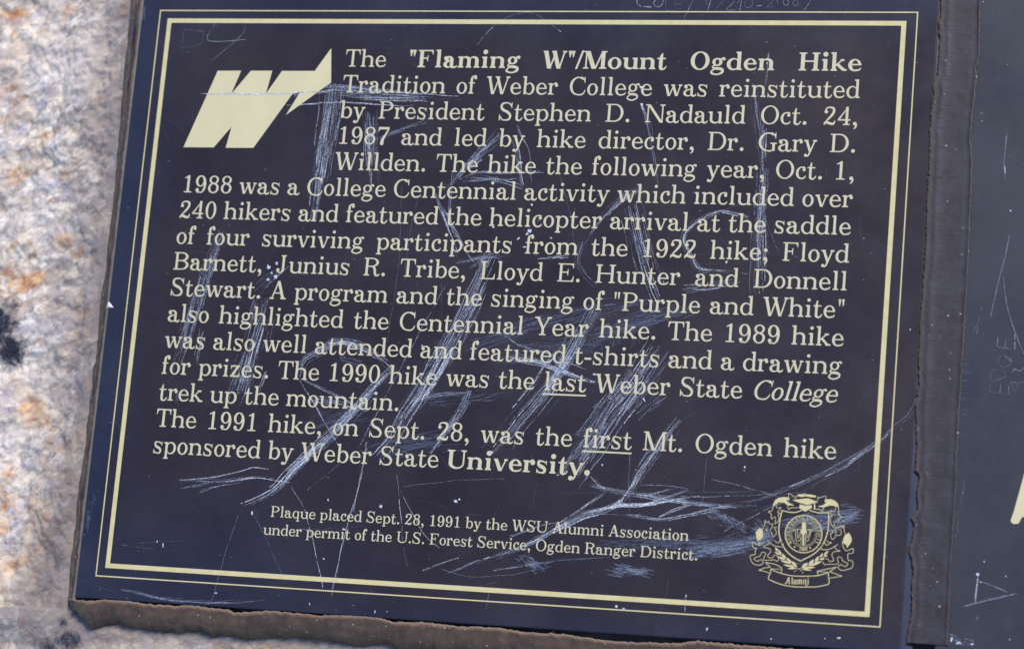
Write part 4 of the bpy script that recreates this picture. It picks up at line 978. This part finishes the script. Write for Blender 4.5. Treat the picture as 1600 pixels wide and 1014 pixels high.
scuff([(1500, 745), (1506, 765), (1498, 800), (1494, 840)], 6, 40, .5, 6, 100, **kw2); scuff([(1486, 990), (1500, 1003), (1520, 1004)], 7, 50, .7, 6, 20, m='scratch', **kw2); scuff([(1510, 560), (1505, 650)], 10, 50, .35, 12, 3, **kw2)
chips([(1528, 897, 4, 3, 0), (1538, 877, 1.6, 3, 0), (1572, 900, 1.6, 2, 0), (1533, 909, 3, 1, 20), (1487, 998, 3, 5, 10), (1497, 1004, 6, 2.4, 0), (1519, 1006, 3, 2, 0), (1578, 999, 1, 2, 0), (1536, 4, 2, 1.2, 0), (1574, 102, 1, 1, 0), (1534, 178, 2, .8, 0), (1535, 190, 1.6, .8, 0), (1579, 330, 2, 1.6, 0)], parent=plaque2, frame=pm2)
for o in plaque2.children:
    if not o.name.startswith('face_plate'):
        o.location.z = .0003

# ================================================================ sealant
def lerp_poly(pts, v):
    for (a, b) in zip(pts, pts[1:]):
        if a[1] <= v <= b[1]:
            t = (v-a[1])/((b[1]-a[1]) or 1); return a[0]+(b[0]-a[0])*t
    return pts[0][0] if v < pts[0][1] else pts[-1][0]
def jag(t, k, seed): return noise.fractal(Vector((t*k, seed, .37)), .8, 2.2, 4)
def strip_between():
    Lx = [pm(*p) for p in [(1472, -60), (1470, 0), (1470, 28), (1467, 36), (1468, 60), (1467, 92), (1465, 118), (1458, 132), (1458, 150), (1453, 200), (1452, 240), (1448, 330), (1446, 400), (1443, 430), (1438, 500), (1435, 560), (1436, 600), (1431, 632), (1433, 700), (1430, 735), (1437, 742), (1433, 770), (1434, 795), (1424, 808), (1428, 820), (1426, 840), (1420, 862), (1425, 874), (1427, 890), (1425, 915), (1425, 960), (1419, 985), (1416, 1014), (1412, 1050)]]
    Rx = [pm(*p) for p in [(1535, -60), (1533, 0), (1531, 90), (1526, 108), (1527, 122), (1523, 160), (1521, 180), (1518, 205), (1517, 222), (1520, 250), (1519, 290), (1516, 350), (1515, 400), (1513, 420), (1508, 520), (1505, 560), (1500, 640), (1496, 720), (1495, 760), (1492, 800), (1487, 880), (1483, 960), (1481, 1014), (1478, 1050)]]
    Lx.sort(key=lambda p: p[1]); Rx.sort(key=lambda p: p[1])
    prof = [(0, -.6), (0, .7), (.010, 1.0), (.05, 1.05), (.10, 1.0), (.15, .95), (.19, 1.06), (.24, .92), (.4, .85), (.6, .84), (.76, .88), (.85, .92), (.92, .84), (.955, 1.0), (.985, 1.15), (1.0, .95), (1.0, .1)]
    V = []; A = []; n = 1100; v0, v1 = -38, 306.5
    for i in range(n+1):
        v = v0+(v1-v0)*i/n
        a = lerp_poly(Lx, v)+jag(v, .55, 2)*.45+jag(v, 2.6, 5)*.34; b = lerp_poly(Rx, v)+jag(v, .4, 9)*.3+jag(v, 2, 11)*.15
        for k, (t, z) in enumerate(prof):
            tt = t+(jag(v, .05, 3)*.035 if .08 < t < .3 else 0)
            zz_ = z+jag(v, .05, 7+k*.2)*.06+(.03*jag(v, 1.3, k) if 1 < k < 15 else 0)
            V.append(W(a+(b-a)*tt, v, zz_)); A.append(1.0 if k in (0, 1, 2) else .7 if k == 3 else .2 if k == 4 else .6 if k >= 14 else .15 if k == 13 else 0)
    m = len(prof)
    F = [(i*m+j, (i+1)*m+j, (i+1)*m+j+1, i*m+j+1) for i in range(n) for j in range(m-1)]
    o = link('sealant_strip', V, F, M['strip'], None, {'rim': A}, True)
    tag(o, 'dark torn-edged sealant strip running between the lettered plaque and the grey plaque', 'sealant')
strip_between()

def bottom_bead():
    top = [pm(*p) for p in [(108, 934), (118, 936), (135, 938), (170, 936), (195, 938), (240, 944), (255, 944), (275, 947), (290, 944), (330, 949), (355, 951), (365, 957), (390, 955), (425, 954), (460, 957), (500, 961), (540, 960), (590, 964), (615, 971), (660, 971), (720, 978), (780, 980), (820, 987), (880, 990), (940, 999), (1000, 1003), (1060, 1004), (1090, 1000), (1130, 1004), (1200, 1010), (1300, 1018), (1420, 1026), (1500, 1006), (1620, 1012)]]
    n = 900; V = []; A = []; u0, u1 = -14, 472
    prof = [(0, -2.6), (.0, -.5), (.25, -.15), (.9, -.1), (2.4, -.7), (5, -1.4), (7.4, -2.3), (8.2, -3.4), (9.0, -3.6), (10.4, -6.2), (11.6, -9.2), (12.8, -11.5), (13.4, -13), (13.8, -16)]
    ts = [(p[0], p[1]) for p in top]
    def tv(u):
        for (a, b) in zip(ts, ts[1:]):
            if a[0] <= u <= b[0]: return a[1]+(b[1]-a[1])*(u-a[0])/((b[0]-a[0]) or 1)
        return ts[0][1] if u < ts[0][0] else ts[-1][1]
    for i in range(n+1):
        u = u0+(u1-u0)*i/n; t0 = tv(u)+jag(u, .5, 21)*.45+jag(u, 2, 23)*.2
        end = min(1, max(0, (u+13)/10))
        for k, (d, z) in enumerate(prof):
            w = d*(.55+.45*end)*(1+.18*jag(u, .06, 31))+(jag(u, .22, 40+k)*.5 if k > 3 else 0)
            V.append(W(u, t0+w, z+jag(u, .10, 60+k*.3)*(.12 if k < 4 else .30)+jag(u, .35, 80+k)*.06-(1-end)*2.0)); A.append(1 if k in (1, 2) else .8 if k == 3 else 0)
    m = len(prof)
    F = [(i*m+j, i*m+j+1, (i+1)*m+j+1, (i+1)*m+j) for i in range(n) for j in range(m-1)]
    o = link('sealant_bead', V, F, M['bead'], None, {'rim': A}, True)
    tag(o, 'brown sealant bead with a ragged lip along the bottom edge of the plaques', 'sealant')
bottom_bead()

def left_bead():
    n = 700; V = []; A = []
    prof = [(0, -2.2), (.0, -.75), (1.0, -.85), (1.9, -1.5), (2.7, -2.2), (3.5, -4.6), (4.4, -4.4), (5.4, -4.8), (7.2, -6.2), (8.0, -8.4), (8.9, -12.5)]
    for i in range(n+1):
        v = -38+(313.5+38)*i/n
        wk = 1.0+.38*max(0, 1-(v+10)/110)+.10*jag(v, .05, 3)
        for k, (d, z) in enumerate(prof):
            V.append(W(-10.3-d*wk-(jag(v, .12, 10+k*.7)*.8 if k > 2 else jag(v, .5, 4)*.12), v, z+(jag(v, .14, 30+k)*.5 if k > 2 else 0))); A.append(.9 if k in (1, 2) else .45 if k in (3, 7) else 0)  # pale rim paints the lit line along the plate edge
    m = len(prof)
    F = [(i*m+j, i*m+j+1, (i+1)*m+j+1, (i+1)*m+j)[::-1] for i in range(n) for j in range(m-1)]
    o = link('sealant_bead', V, F, M['left_bead'], None, {'rim': A}, True)
    tag(o, 'narrow dark grooved sealant slope along the left edge, between plaque and bare rock', 'sealant')
left_bead()

# small raised white triangle on the left edge
a, b_, c_ = pm(166, 480), pm(170, 471), pm(177.5, 480.5)
V = [W(*a, -.4), W(*b_, -.2), W(*c_, .02), W((a[0]+b_[0]+c_[0])/3, (a[1]+b_[1]+c_[1])/3-.2, 1.3), W((a[0]+c_[0])/2, a[1]+.5, -.3)]
o = link('white_speck', V, [(0, 1, 3), (1, 2, 3), (2, 4, 3), (4, 0, 3), (0, 4, 2, 1)], M['white'])
tag(o, 'tiny white triangular speck on the left edge of the lettered plaque', 'stone chip')
